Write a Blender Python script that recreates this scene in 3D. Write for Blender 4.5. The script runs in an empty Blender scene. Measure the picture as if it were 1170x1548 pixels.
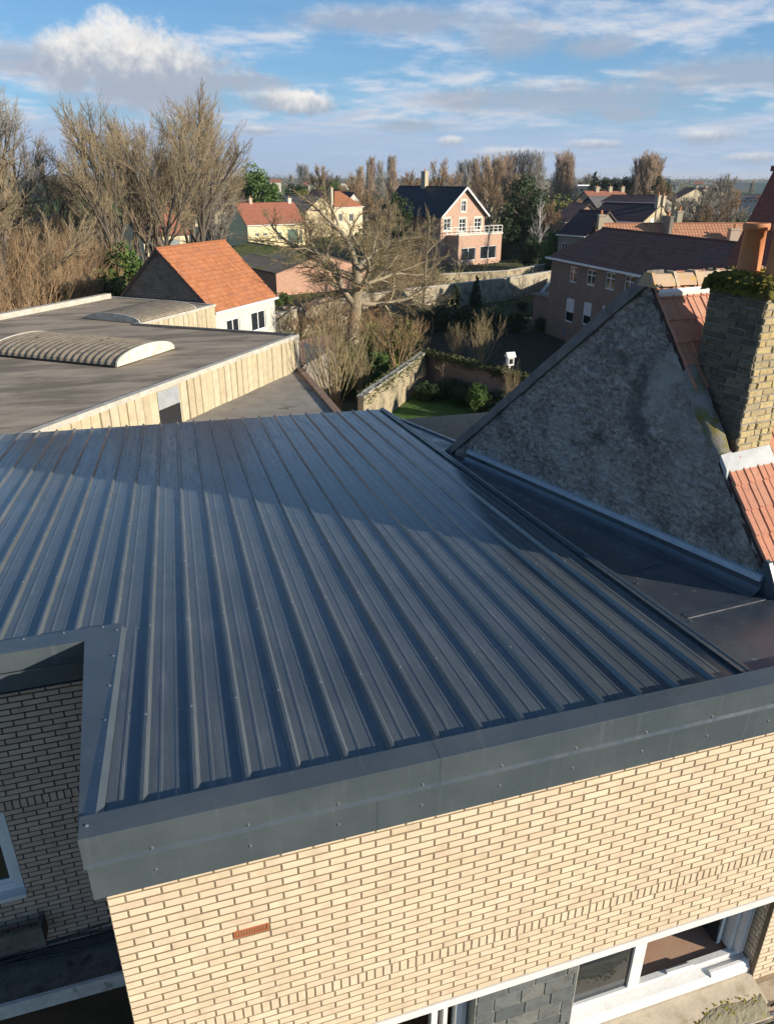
import bpy, math, random
from mathutils import Vector, Matrix, noise
R = math.radians
SC = bpy.context.scene
COL = SC.collection
# ------------------------------------------------------------------ camera
H = 11.8                                    # eye height above the street; X runs along the front wall, Y away from it
F = 1120.0                                  # focal length in pixels of a 1170 px wide frame
PITCH = math.atan((774 - 267) / F); ROLL = R(0.2); HEAD = R(17.4)
def _v(x, y, z):                            # camera-heading frame -> world frame
    c, s = math.cos(HEAD), math.sin(HEAD)
    return Vector((x * c + y * s, -x * s + y * c, z))
_f = Vector((0, math.cos(PITCH), -math.sin(PITCH))); _u = Vector((0, math.sin(PITCH), math.cos(PITCH))); _r = Vector((1, 0, 0))
_r2 = _r * math.cos(ROLL) + _u * math.sin(ROLL); _u2 = _u * math.cos(ROLL) - _r * math.sin(ROLL)
FW, RT, UP = _v(*_f), _v(*_r2), _v(*_u2)
EYE = Vector((0, 0, H))
cam_d = bpy.data.cameras.new('camera'); cam = bpy.data.objects.new('camera', cam_d); COL.objects.link(cam)
cam_d.sensor_fit = 'HORIZONTAL'; cam_d.sensor_width = 36; cam_d.lens = F / 1170 * 36
cam_d.clip_start = 0.1; cam_d.clip_end = 20000
cam.matrix_world = Matrix(((RT.x, UP.x, -FW.x, 0), (RT.y, UP.y, -FW.y, 0), (RT.z, UP.z, -FW.z, H), (0, 0, 0, 1)))
SC.camera = cam
SC.render.resolution_x = 773; SC.render.resolution_y = 1024
SC.view_settings.view_transform = 'Standard'; SC.view_settings.look = 'None'
SC.view_settings.exposure = 0.62; SC.view_settings.gamma = 1; SC.view_settings.use_curve_mapping = False

def ray(px, py):
    return (FW * F + RT * (px - 585) - UP * (py - 774)).normalized()
def hz(px, py, z=0.0):                      # the place at height z seen at a spot of the photograph
    r = ray(px, py); return EYE + r * ((z - H) / r.z)
def dp(px, py, D):                          # the place at horizontal distance D
    r = ray(px, py); return EYE + r * (D / math.hypot(r.x, r.y))
def zat(px, py, xy):                        # height over the place xy
    r = ray(px, py); return H + r.z * math.hypot(xy[0], xy[1]) / math.hypot(r.x, r.y)

# ------------------------------------------------------------------ light
SUN = Vector((1.0, -0.87, 0.415)).normalized()      # towards the sun
sun_el = math.asin(SUN.z); sun_az = math.atan2(SUN.x, SUN.y)
sd = bpy.data.lights.new('sun', 'SUN'); sd.energy = 4.7; sd.angle = R(0.5); sd.color = (1.0, 0.90, 0.76)
so = bpy.data.objects.new('sun', sd); COL.objects.link(so)
so.rotation_euler = (-SUN).to_track_quat('-Z', 'Y').to_euler(); so.location = (60, -60, 60)

world = bpy.data.worlds.new('World'); SC.world = world; world.use_nodes = True
nt = world.node_tree; nt.nodes.clear()
class N:                                    # small node helper
    def __init__(s, nt): s.nt = nt
    def n(s, t, **k):
        nd = s.nt.nodes.new(t)
        ins = k.pop('i', {})
        for a, b in k.items(): setattr(nd, a, b)
        for a, b in ins.items():
            if hasattr(b, 'bl_idname') and 'Socket' in b.bl_idname: s.nt.links.new(b, nd.inputs[a])
            else: nd.inputs[a].default_value = b
        return nd
    def m(s, op, a, b=0.0, c=0.0, clamp=False):
        nd = s.n('ShaderNodeMath', operation=op, use_clamp=clamp)
        for i, v in enumerate((a, b, c)):
            if hasattr(v, 'bl_idname'): s.nt.links.new(v, nd.inputs[i])
            else: nd.inputs[i].default_value = v
        return nd.outputs[0]
    def vm(s, op, a, b=(0, 0, 0)):
        nd = s.n('ShaderNodeVectorMath', operation=op)
        for i, v in enumerate((a, b)):
            if hasattr(v, 'bl_idname'): s.nt.links.new(v, nd.inputs[i])
            else: nd.inputs[i].default_value = v
        return nd.outputs['Value'] if op in ('DOT_PRODUCT', 'LENGTH') else nd.outputs[0]
    def mix(s, f, a, b):
        nd = s.n('ShaderNodeMix', data_type='RGBA')
        for i, v in ((0, f), (6, a), (7, b)):
            if hasattr(v, 'bl_idname'): s.nt.links.new(v, nd.inputs[i])
            else: nd.inputs[i].default_value = v if i == 0 else (*v, 1)[:4]
        return nd.outputs[2]
    def noise(s, vec, scale, detail=4, rough=.55, dist=0.0, dim='3D'):
        return s.n('ShaderNodeTexNoise', noise_dimensions=dim, i={'Vector': vec, 'Scale': scale, 'Detail': detail, 'Roughness': rough, 'Distortion': dist}).outputs[0]
    def ramp(s, v, lo, hi, a=0.0, b=1.0, smooth=True):
        nd = s.n('ShaderNodeMapRange', interpolation_type='SMOOTHSTEP' if smooth else 'LINEAR', i={0: v, 1: lo, 2: hi, 3: a, 4: b})
        return nd.outputs[0]
def build_world():
    g = N(nt)
    sky = g.n('ShaderNodeTexSky', sky_type='NISHITA', sun_disc=False, sun_elevation=sun_el, sun_rotation=sun_az, altitude=50, air_density=1.0, dust_density=0.6, ozone_density=2.0)
    d = g.n('ShaderNodeTexCoord').outputs['Generated']
    sep = g.n('ShaderNodeSeparateXYZ', i={0: d})
    z = g.m('MAXIMUM', sep.outputs[2], 0.0)
    k = g.m('DIVIDE', 1.0, g.m('ADD', z, 0.115))
    P = g.vm('SCALE', g.n('ShaderNodeCombineXYZ', i={0: g.m('MULTIPLY', sep.outputs[0], k), 1: g.m('MULTIPLY', sep.outputs[1], k), 2: 0.0}).outputs[0])
    P.node.inputs['Scale'].default_value = 1.0
    n1 = g.noise(P, 1.5, 8, .62, .15)
    n2 = g.noise(g.vm('ADD', P, (0.05, 0.10, 0.0)), 1.5, 8, .62, .15)
    cover = g.noise(g.vm('ADD', P, (9.0, 3.0, 0)), 0.45, 2, .5)
    thr = g.m('SUBTRACT', g.ramp(z, 0.0, 0.22, 0.37, 0.575), g.m('MULTIPLY', g.m('SUBTRACT', cover, .5), .45))
    low = g.m('MULTIPLY', g.ramp(g.m('SUBTRACT', n1, thr), -0.02, 0.20), g.ramp(z, 0.20, 0.6, 0.92, 0.16))
    # high thin streaks
    st = g.noise(g.n('ShaderNodeMapping', i={0: P, 2: (0, 0, .5), 3: (.35, 1.8, 1)}).outputs[0], 0.8, 6, .65, .6)
    streak = g.m('MULTIPLY', g.ramp(st, .46, .78), .15)
    shade = g.ramp(g.m('SUBTRACT', n1, n2), -0.09, 0.13)
    dens = g.ramp(g.m('SUBTRACT', n1, thr), 0.02, 0.30)
    grey = g.mix(dens, (0.68, 0.77, 0.95), (0.42, 0.50, 0.66))
    ccol = g.mix(g.m('MULTIPLY', shade, .48), grey, (1.08, 1.04, 0.98))
    s1 = g.n('ShaderNodeVectorMath', operation='SCALE', i={0: sky.outputs[0]}); s1.inputs['Scale'].default_value = 0.10
    bl = g.n('ShaderNodeVectorMath', operation='MULTIPLY', i={0: s1.outputs[0], 1: (0.62, 1.02, 1.38)}).outputs[0]
    base = g.mix(g.ramp(z, 0.0, 0.30, 0.50, 0.10), bl, (0.36, 0.62, 1.0))
    c = g.mix(streak, base, (0.92, 0.98, 1.08))
    c = g.mix(low, c, ccol)
    # low grey-blue bank over the horizon
    bank = g.m('MULTIPLY', g.ramp(z, 0.035, 0.075, 1.0, 0.0), g.ramp(g.noise(P, .22, 4, .6), .30, .55, .55, .95))
    c = g.mix(bank, c, (0.44, 0.58, 0.80))
    # single cumulus clouds
    mot = g.noise(d, 22.0, 8, .68)
    fine = g.noise(d, 70.0, 5, .6)
    for (px, py, rx, ry, grey_at) in ((165, 85, 98, 44, .3), (255, 112, 92, 42, .45), (215, 135, 120, 34, 1.0), (455, 154, 50, 17, .1), (405, 152, 40, 14, .6), (775, 60, 58, 22, .95), (905, 70, 52, 13, .95),
                                     (680, 213, 20, 7, 0.3), (1068, 206, 46, 11, .4), (895, 218, 34, 7, .4), (1135, 238, 36, 7, .4), (392, 197, 26, 7, .5), (20, 88, 44, 20, 1.0),
                                     (590, 30, 150, 16, .85), (700, 150, 75, 13, .95), (860, 150, 150, 22, .95), (1100, 110, 120, 20, .95), (380, 125, 55, 10, 1.1), (780, 230, 60, 8, .4), (620, 190, 60, 9, .9), (940, 172, 40, 9, 1.1)):
        r = ray(px, py); cx = r.cross(Vector((0, 0, 1))).normalized(); cy = cx.cross(r)
        ax = g.m('DIVIDE', g.vm('DOT_PRODUCT', d, tuple(cx)), rx / 1200.0)
        ay = g.m('DIVIDE', g.vm('DOT_PRODUCT', d, tuple(cy)), ry / 1200.0)
        # flat-bottomed: below the centre the falloff is faster
        q = g.m('SQRT', g.m('ADD', g.m('MULTIPLY', ax, ax), g.m('MULTIPLY', ay, ay)))
        q = g.m('ADD', q, g.m('MULTIPLY', g.m('SUBTRACT', mot, .5), 1.7))
        q = g.m('ADD', q, g.m('MULTIPLY', g.m('SUBTRACT', fine, .5), .6))
        f = g.m('GREATER_THAN', g.vm('DOT_PRODUCT', d, tuple(r)), 0.5)
        mk = g.m('MULTIPLY', g.ramp(q, .60, 1.25, .95, 0.0) if ry > 15 and grey_at < .8 else g.ramp(q, .35, 1.35, .75, 0.0) if grey_at < .8 else g.ramp(q, .3, 1.45, .72, 0.0), f)
        lit = g.ramp(g.m('ADD', g.m('ADD', ay, g.m('MULTIPLY', ax, -.15)), g.m('ADD', g.m('MULTIPLY', g.m('SUBTRACT', fine, .5), 2.2), -grey_at * 1.6 + .35)), -.7, .9)
        cc = g.mix(lit, (0.44, 0.50, 0.61), (1.05, 1.01, 0.96))
        c = g.mix(mk, c, cc)
    bg = g.n('ShaderNodeBackground', i={'Color': c, 'Strength': 0.60})
    out = g.n('ShaderNodeOutputWorld', i={0: bg.outputs[0]})
build_world()

# ------------------------------------------------------------------ mesh helpers
class MB:
    def __init__(s): s.v = []; s.f = []; s.uv = []; s.has_uv = False
    def face(s, pts, uv=None):
        b = len(s.v); s.v.extend([tuple(p) for p in pts]); s.f.append(tuple(range(b, b + len(pts))))
        if uv: s.has_uv = True
        s.uv.append(uv or [(0, 0)] * len(pts))
    def mesh_part(s, vs, fs):
        b = len(s.v); s.v.extend([tuple(p) for p in vs])
        for f in fs: s.f.append(tuple(i + b for i in f)); s.uv.append([(0, 0)] * len(f))
    def hexa(s, p):                          # 8 corners: bottom 0-3 ccw, top 4-7
        s.mesh_part(p, [(3, 2, 1, 0), (4, 5, 6, 7), (0, 1, 5, 4), (1, 2, 6, 5), (2, 3, 7, 6), (3, 0, 4, 7)])
    def box(s, x0, x1, y0, y1, z0, z1, M=None):
        p = [Vector(q) for q in ((x0, y0, z0), (x1, y0, z0), (x1, y1, z0), (x0, y1, z0), (x0, y0, z1), (x1, y0, z1), (x1, y1, z1), (x0, y1, z1))]
        if M: p = [M @ q for q in p]
        s.hexa(p)
    def bar(s, a, b, w, h, up=Vector((0, 0, 1))):   # rectangular bar from a to b
        a, b = Vector(a), Vector(b); d = (b - a).normalized(); x = d.cross(up)
        if x.length < 1e-4: x = Vector((1, 0, 0))
        x.normalize(); y = x.cross(d) * (h / 2); x = x * (w / 2)
        s.hexa([a - x - y, a + x - y, b + x - y, b - x - y, a - x + y, a + x + y, b + x + y, b - x + y])
    def tube(s, pts, rad, sides=6, caps=True):
        n = len(pts); pts = [Vector(p) for p in pts]; b = len(s.v)
        rad = rad if isinstance(rad, (list, tuple)) else [rad] * n
        x = None
        for i in range(n):
            d = (pts[min(i + 1, n - 1)] - pts[max(i - 1, 0)]).normalized()
            if x is None: x = d.orthogonal().normalized()
            x = (x - d * x.dot(d)); x = x.normalized() if x.length > 1e-5 else d.orthogonal().normalized()
            y = d.cross(x)
            for k in range(sides):
                a = 2 * math.pi * k / sides
                s.v.append(tuple(pts[i] + (x * math.cos(a) + y * math.sin(a)) * rad[i]))
        for i in range(n - 1):
            for k in range(sides):
                k2 = (k + 1) % sides
                s.f.append((b + i * sides + k, b + i * sides + k2, b + (i + 1) * sides + k2, b + (i + 1) * sides + k)); s.uv.append([(0, 0)] * 4)
        if caps:
            s.f.append(tuple(b + k for k in reversed(range(sides)))); s.uv.append([(0, 0)] * sides)
            s.f.append(tuple(b + (n - 1) * sides + k for k in range(sides))); s.uv.append([(0, 0)] * sides)
    def lathe(s, c, prof, sides=16):         # prof: (radius, z) pairs
        b = len(s.v); c = Vector(c)
        for (r, z) in prof:
            for k in range(sides):
                a = 2 * math.pi * k / sides; s.v.append((c.x + r * math.cos(a), c.y + r * math.sin(a), c.z + z))
        for i in range(len(prof) - 1):
            for k in range(sides):
                k2 = (k + 1) % sides
                s.f.append((b + i * sides + k, b + i * sides + k2, b + (i + 1) * sides + k2, b + (i + 1) * sides + k)); s.uv.append([(0, 0)] * 4)
    def data(s, name, mat, smooth=False):
        me = bpy.data.meshes.new(name); me.from_pydata(s.v, [], s.f)
        if s.has_uv:
            ul = me.uv_layers.new(name='UVMap'); flat = []
            for u in s.uv:
                for q in u: flat.extend(q)
            ul.data.foreach_set('uv', flat)
        if mat: me.materials.append(mat)
        if smooth: me.polygons.foreach_set('use_smooth', [True] * len(me.polygons))
        me.update(); return me
    def build(s, name, mat, parent=None, label=None, kind=None, smooth=False):
        return link(name, s.data(name, mat, smooth), parent, label, kind)
def link(name, me, parent=None, label=None, kind=None, M=None):
    o = bpy.data.objects.new(name, me); COL.objects.link(o)
    if parent: o.parent = parent
    if label: o['label'] = label
    if kind: o['kind'] = kind
    if M is not None: o.matrix_local = M
    return o
def thing(name, label, cat, loc=(0, 0, 0), rz=0.0, group=None):
    o = bpy.data.objects.new(name, None); COL.objects.link(o); o.location = loc; o.rotation_euler = (0, 0, rz)
    o.empty_display_size = .3; o['label'] = label; o['category'] = cat
    if group: o['group'] = group
    return o
def tag(o, label, cat, group=None):
    o['label'] = label; o['category'] = cat
    if group: o['group'] = group
    return o
def copy_tree(o, parent=None):
    c = o.copy(); COL.objects.link(c); c.parent = parent
    for ch in KIDS.get(o.name, []): copy_tree(ch, c)
    return c
KIDS = {}

# ------------------------------------------------------------------ materials
MATS = {}
def mat(name, color, rough=.8, metal=0.0, fn=None, spec=None):
    if name in MATS: return MATS[name]
    m = bpy.data.materials.new(name); m.use_nodes = True; t = m.node_tree
    b = t.nodes['Principled BSDF']; b.inputs['Base Color'].default_value = (*color, 1); b.inputs['Roughness'].default_value = rough; b.inputs['Metallic'].default_value = metal
    if spec is not None: b.inputs['Specular IOR Level'].default_value = spec
    if fn: fn(N(t), b, t)
    MATS[name] = m; return m
def setin(t, b, k, sock): t.links.new(sock, b.inputs[k])
def bump(g, t, b, h, strength=.3, dist=.01):
    nd = g.n('ShaderNodeBump', i={'Height': h, 'Strength': strength, 'Distance': dist}); t.links.new(nd.outputs[0], b.inputs['Normal'])
def mottled(name, c1, c2, scale=3.0, rough=.85, c3=None, s3=.6, lo=.35, hi=.65, b=.25, bd=.01, detail=6, lo3=.55, hi3=.7, coord='Object', fine=40.0, spec=.3, stretch=None, metal=0.0):
    def fn(g, bs, t):
        tc = g.n('ShaderNodeTexCoord').outputs[coord]
        if stretch: tc = g.n('ShaderNodeMapping', i={0: tc, 3: stretch}).outputs[0]
        n = g.noise(tc, scale, detail, .62)
        c = g.mix(g.ramp(n, lo, hi), c1, c2)
        f = g.noise(tc, fine, 4, .7)
        if c3: c = g.mix(g.ramp(g.noise(g.vm('ADD', tc, (7, 3, 5)), s3, 6, .65), lo3, hi3), c, c3)
        c = g.mix(g.ramp(f, .3, .75, 0, .35), c, tuple(x * .6 for x in c1))
        setin(t, bs, 'Base Color', c)
        if b: bump(g, t, bs, f, b, bd)
    return mat(name, c1, rough, metal, fn, spec)
def isl(g):                                  # a random value per loose piece or per object
    a = g.n('ShaderNodeNewGeometry').outputs['Random Per Island']; o = g.n('ShaderNodeObjectInfo').outputs['Random']
    return g.m('FRACT', g.m('ADD', a, g.m('MULTIPLY', o, 7.31)))
def pieces(name, cols, rough=.8, dark=.5, scale=18.0, b=.3, bd=.004, lichen=None, lic=(.55, .68), lscale=5.0, spec=.3, joints=0.0):
    def fn(g, bs, t):
        r = isl(g); tc = g.n('ShaderNodeTexCoord').outputs['Object']
        pos = g.n('ShaderNodeNewGeometry').outputs['Position']
        cr = g.n('ShaderNodeValToRGB', i={0: r}); e = cr.color_ramp.elements
        for i, c in enumerate(cols):
            if i < 2: el = e[i]; el.position = i / max(1, len(cols) - 1)
            else: el = e.new(i / (len(cols) - 1))
        for el, c in zip(sorted(e, key=lambda q: q.position), cols): el.color = (*c, 1)
        for i, el in enumerate(sorted(e, key=lambda q: q.position)): el.position = i / max(1, len(cols) - 1)
        n = g.noise(pos, scale, 6, .68)
        c = g.mix(g.ramp(n, .42, .72, 0, dark), cr.outputs[0], tuple(x * .45 for x in cols[0]))
        if lichen: c = g.mix(g.ramp(g.noise(pos, lscale, 6, .7), *lic), c, lichen)
        if joints:  # dark tile joints; stripes also stand in for shading between the rolls
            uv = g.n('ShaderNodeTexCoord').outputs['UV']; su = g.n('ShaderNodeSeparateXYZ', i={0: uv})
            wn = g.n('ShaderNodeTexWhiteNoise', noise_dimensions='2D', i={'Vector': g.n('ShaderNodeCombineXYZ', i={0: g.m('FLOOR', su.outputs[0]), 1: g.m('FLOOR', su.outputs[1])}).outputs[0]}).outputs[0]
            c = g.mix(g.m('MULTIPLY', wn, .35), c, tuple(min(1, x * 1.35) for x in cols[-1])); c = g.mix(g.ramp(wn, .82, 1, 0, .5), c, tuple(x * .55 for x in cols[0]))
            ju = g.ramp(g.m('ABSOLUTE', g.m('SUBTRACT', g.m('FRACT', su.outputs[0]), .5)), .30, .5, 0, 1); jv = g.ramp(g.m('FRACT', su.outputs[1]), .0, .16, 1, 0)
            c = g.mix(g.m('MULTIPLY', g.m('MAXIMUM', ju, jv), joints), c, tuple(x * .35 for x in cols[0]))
        setin(t, bs, 'Base Color', c); bump(g, t, bs, g.noise(pos, scale * 4, 5, .7), b, bd)
    return mat(name, cols[0], rough, 0, fn, spec)
def brickmat(name, c1, c2, mortar, bw=.22, bh=.065, ms=.010, rough=.9, weather=.35, wcol=None):
    def fn(g, bs, t):
        uv = g.n('ShaderNodeTexCoord').outputs['UV']
        br = g.n('ShaderNodeTexBrick', i={'Vector': uv, 'Color1': (*c1, 1), 'Color2': (*c2, 1), 'Mortar': (*mortar, 1), 'Scale': 1.0, 'Mortar Size': ms, 'Mortar Smooth': .2, 'Bias': 0.0, 'Brick Width': bw, 'Row Height': bh})
        n = g.noise(uv, 1.3, 6, .65, dim='2D'); n2 = g.noise(uv, 14, 4, .7, dim='2D')
        c = g.mix(g.ramp(n, .4, .72, 0, weather), br.outputs[0], wcol or tuple(x * .45 for x in c1))
        c = g.mix(g.ramp(n2, .4, .8, 0, .3), c, tuple(x * .6 for x in c1))
        setin(t, bs, 'Base Color', c)
        bump(g, t, bs, g.m('SUBTRACT', g.m('MULTIPLY', n2, .4), br.outputs[1]), .5, .01)
    return mat(name, c1, rough, 0, fn, .25)

def metal_fn(g, b, t):
    tc = g.n('ShaderNodeTexCoord').outputs['Object']
    n = g.noise(tc, .9, 5, .6); f = g.noise(tc, 90, 3, .7)
    st = g.noise(g.n('ShaderNodeMapping', i={0: tc, 3: (14, .5, 14)}).outputs[0], 1.0, 5, .7)
    c = g.mix(g.ramp(n, .35, .7), (.080, .092, .098), (.106, .118, .122))
    c = g.mix(g.m('MULTIPLY', g.ramp(st, .46, .78), .55), c, (.165, .175, .175))
    wt = g.noise(g.n('ShaderNodeMapping', i={0: tc, 3: (5, .8, 5)}).outputs[0], 1.6, 6, .7)
    c = g.mix(g.m('MULTIPLY', g.ramp(wt, .56, .70), .35), c, (.19, .20, .195))
    sp = g.m('MULTIPLY', g.ramp(f, .70, .78), g.ramp(g.noise(tc, 2.3, 4, .7), .48, .62))
    c = g.mix(g.m('MULTIPLY', sp, .7), c, (.33, .34, .33))
    setin(t, b, 'Base Color', c)
    b.inputs['IOR'].default_value = 1.47
    setin(t, b, 'Roughness', g.m('ADD', g.ramp(st, .3, .8, .15, .32), g.m('MULTIPLY', sp, .2)))
    bump(g, t, b, g.m('ADD', g.noise(tc, 5, 3, .5), g.m('MULTIPLY', g.noise(g.n('ShaderNodeMapping', i={0: tc, 3: (3, .9, 3)}).outputs[0], 1.0, 2, .5), 3.0)), .07, .005)
M_metal = mat('anthracite_metal', (.06, .07, .08), .38, 0, metal_fn, .6)
def flash_fn(g, b, t):
    tc = g.n('ShaderNodeTexCoord').outputs['Object']
    n = g.noise(tc, 1.7, 5, .6)
    setin(t, b, 'Base Color', g.mix(g.ramp(n, .35, .7), (.062, .078, .088), (.080, .096, .104)))
    setin(t, b, 'Roughness', g.ramp(g.noise(tc, 6, 5, .7), .3, .7, .22, .38))
    bump(g, t, b, g.noise(g.n('ShaderNodeMapping', i={0: tc, 3: (1, 3, 3)}).outputs[0], 2.2, 2, .5), .28, .02)
    dr = g.noise(g.n('ShaderNodeMapping', i={0: tc, 3: (26, 3, 1.2)}).outputs[0], 1.0, 4, .6)
    t.links.new(g.mix(g.ramp(dr, .55, .75, 0, .22), g.mix(g.ramp(n, .35, .7), (.062, .078, .088), (.080, .096, .104)), (.17, .17, .16)), b.inputs['Base Color'])
M_flash = mat('anthracite_flashing', (.06, .07, .08), .35, 0, flash_fn, .6)
def memb_fn(g, b, t):
    tc = g.n('ShaderNodeTexCoord').outputs['Object']
    n = g.noise(tc, 1.1, 6, .65); f = g.noise(tc, 12, 6, .75); m = g.noise(tc, 2.6, 6, .7)
    c = g.mix(g.ramp(n, .35, .7), (.042, .050, .060), (.072, .080, .088))
    c = g.mix(g.m('MULTIPLY', g.ramp(f, .55, .66), g.ramp(m, .52, .62, 0, .8)), c, (.26, .26, .25))
    b.inputs['IOR'].default_value = 1.7
    setin(t, b, 'Base Color', c); setin(t, b, 'Roughness', g.ramp(m, .35, .65, .24, .46)); bump(g, t, b, n, .12, .02)
M_memb = mat('roof_membrane', (.05, .055, .06), .4, 0, memb_fn, .5)
M_zinc = mottled('zinc_strip', (.50, .57, .63), (.60, .66, .70), 5, .42, b=.05, fine=25, spec=.5, metal=.3)
M_screw = mat('steel_screw', (.30, .32, .33), .35, .6)
M_dark = mat('deep_dark', (.012, .012, .013), .9)
M_white = mottled('white_paint', (.74, .72, .67), (.82, .80, .76), 2, .5, b=.04, c3=(.55, .50, .42), s3=4, lo3=.6, hi3=.8)
M_pvc = mottled('white_frame', (.70, .70, .68), (.78, .78, .76), 3, .35, b=.02)
M_cream = mottled('cream_concrete', (.62, .55, .42), (.72, .65, .52), 6, .85, b=.2, c3=(.45, .38, .26), s3=3, lo3=.5, hi3=.75)
M_glass = mat('window_glass', (.02, .025, .03), .06, 0, None, .9)
M_glassb = mat('window_glass_blue', (.05, .07, .10), .08, 0, None, .9)
M_front = pieces('buff_brick', [(.65, .51, .345), (.71, .57, .39), (.68, .52, .365), (.75, .61, .43)], .85, .30, 7, .35, .003)
M_wing = pieces('wing_brick', [(.56, .41, .30), (.60, .45, .33), (.52, .385, .29), (.58, .41, .31)], .9, .35, 7, .25, .002)  # darker, redder tone than the front brick, side wing only
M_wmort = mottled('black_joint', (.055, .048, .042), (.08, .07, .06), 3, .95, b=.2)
M_mortar = mottled('brown_mortar', (.27, .20, .125), (.20, .15, .09), 3, .95, fine=60, b=.4, bd=.004)
M_chbrick = pieces('old_chimney_brick', [(.50, .39, .19), (.42, .32, .18), (.56, .44, .22), (.36, .29, .18), (.52, .38, .17)], .92, .75, 26, .8, .008, lichen=(.50, .40, .12), lic=(.60, .72), lscale=6)
M_dkbrick = pieces('dark_left_brick', [(.15, .118, .08), (.20, .16, .105), (.11, .088, .065), (.26, .205, .13)], .95, .6, 22, .9, .01, lichen=(.24, .22, .18), lic=(.56, .72), lscale=4)  # darker brick colours, used on the chimney's left face only
M_chmortar = mottled('old_mortar', (.30, .28, .23), (.20, .19, .16), 6, .95, b=.8, bd=.01)
M_tile = pieces('clay_tile_orange', [(.46, .20, .12), (.52, .24, .15), (.42, .19, .12), (.50, .26, .17)], .85, .35, 14, .4, .004, lichen=(.50, .42, .30), lic=(.62, .78), lscale=9)
M_ridget = pieces('ridge_tile', [(.50, .38, .26), (.46, .30, .20), (.52, .42, .28)], .9, .3, 14, .5, .005, lichen=(.50, .32, .09), lic=(.50, .64), lscale=9)
M_render = mottled('old_grey_render', (.20, .19, .18), (.40, .38, .36), 5, .95, c3=(.10, .10, .10), s3=3.0, lo3=.45, hi3=.62, b=.9, bd=.02, fine=28, detail=8)
M_moss = mottled('moss', (.13, .12, .025), (.22, .18, .03), 9, 1.0, c3=(.05, .06, .02), s3=12, b=1, bd=.03, fine=60)
M_lichen = mottled('lichen', (.40, .33, .04), (.26, .22, .04), 15, 1.0, b=1, bd=.02, fine=70)
M_terra = mottled('terracotta', (.52, .20, .08), (.60, .26, .11), 5, .7, c3=(.42, .28, .16), s3=9, lo3=.60, hi3=.78, b=.2, bd=.004)
M_slate = pieces('grey_stone_tile', [(.12, .13, .13), (.16, .17, .16), (.10, .11, .11), (.19, .19, .17)], .6, .6, 12, .6, .006)
M_felt = mottled('flat_roof_felt', (.31, .25, .185), (.42, .34, .25), .9, .92, c3=(.19, .155, .115), s3=.55, lo3=.46, hi3=.62, b=.3, fine=16, stretch=(.35, 1.3, 1))
M_cement = mottled('fibre_cement_moss', (.22, .18, .13), (.30, .25, .18), 2, .95, c3=(.09, .085, .06), s3=3, b=.4, fine=26)
M_siding = pieces('ochre_panel', [(.45, .375, .245), (.49, .41, .27), (.41, .34, .225), (.51, .44, .31)], .85, .35, 3.5, .2, .004)
M_coping = mottled('pale_coping', (.52, .49, .42), (.40, .37, .30), 3, .9, c3=(.30, .27, .2), s3=6, b=.3)
M_yard = mottled('grey_concrete', (.25, .225, .19), (.32, .29, .24), 1.3, .9, b=.2, c3=(.13, .12, .10), s3=.8)
M_soil = mottled('dark_soil', (.030, .026, .016), (.055, .048, .026), 1.5, 1.0, c3=(.03, .05, .015), s3=.4, b=.6, fine=8)
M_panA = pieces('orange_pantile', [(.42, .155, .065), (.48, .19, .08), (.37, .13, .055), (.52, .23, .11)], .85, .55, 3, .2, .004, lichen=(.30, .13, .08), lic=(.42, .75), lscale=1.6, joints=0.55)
M_panB = pieces('red_brown_pantile', [(.36, .14, .085), (.42, .18, .11), (.32, .12, .075)], .85, .3, 3, .2, .004, joints=0.5)
M_panS = pieces('sunlit_clay_pantile', [(.44, .18, .11), (.49, .21, .13), (.38, .15, .095), (.50, .25, .14)], .85, .35, 3, .2, .004, joints=0.6)
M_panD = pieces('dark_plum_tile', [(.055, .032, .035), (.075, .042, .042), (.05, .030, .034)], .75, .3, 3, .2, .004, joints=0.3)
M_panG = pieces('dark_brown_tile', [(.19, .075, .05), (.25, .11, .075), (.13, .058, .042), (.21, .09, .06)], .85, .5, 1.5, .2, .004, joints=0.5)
M_black = pieces('black_slate', [(.022, .024, .030), (.03, .032, .038)], .55, .3, 3, .2, .004)
M_fibre = pieces('grey_fibre_roof', [(.15, .14, .13), (.18, .17, .15)], .85, .4, 1, .2, .004)
M_wcream = mottled('cream_wall', (.66, .55, .34), (.72, .62, .42), 1.0, .9, b=.1, c3=(.5, .42, .28), s3=.7)
M_wwhite = mottled('whitewashed_wall', (.60, .56, .46), (.66, .62, .52), 1.0, .9, b=.1, c3=(.5, .46, .38), s3=.9)
M_wyel = brickmat('yellow_stone', (.52, .43, .26), (.46, .37, .22), (.44, .38, .27), .3, .12, .012)
M_wred = brickmat('red_brick', (.52, .31, .215), (.46, .27, .185), (.48, .38, .29), weather=.2)
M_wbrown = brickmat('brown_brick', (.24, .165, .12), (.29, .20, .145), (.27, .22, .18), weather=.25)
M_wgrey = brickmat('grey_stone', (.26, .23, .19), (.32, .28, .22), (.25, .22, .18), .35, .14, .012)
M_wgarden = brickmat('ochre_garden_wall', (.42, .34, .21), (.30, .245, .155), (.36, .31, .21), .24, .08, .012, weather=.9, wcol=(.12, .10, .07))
M_wpink = brickmat('pink_brick', (.45, .24, .165), (.50, .29, .20), (.42, .31, .23), .4, .16, .012, weather=.3, wcol=(.40, .30, .18))
M_wflint = brickmat('flint_gable', (.17, .14, .11), (.30, .26, .21), (.13, .11, .09), .16, .10, .02, weather=.5)
M_green = mat('green_door', (.03, .09, .06), .5)
M_greyd = mat('grey_door', (.20, .24, .24), .5)
M_blue = mat('blue_plastic', (.05, .14, .35), .4)
M_wire = mat('green_fence_wire', (.05, .09, .08), .5)

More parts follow.
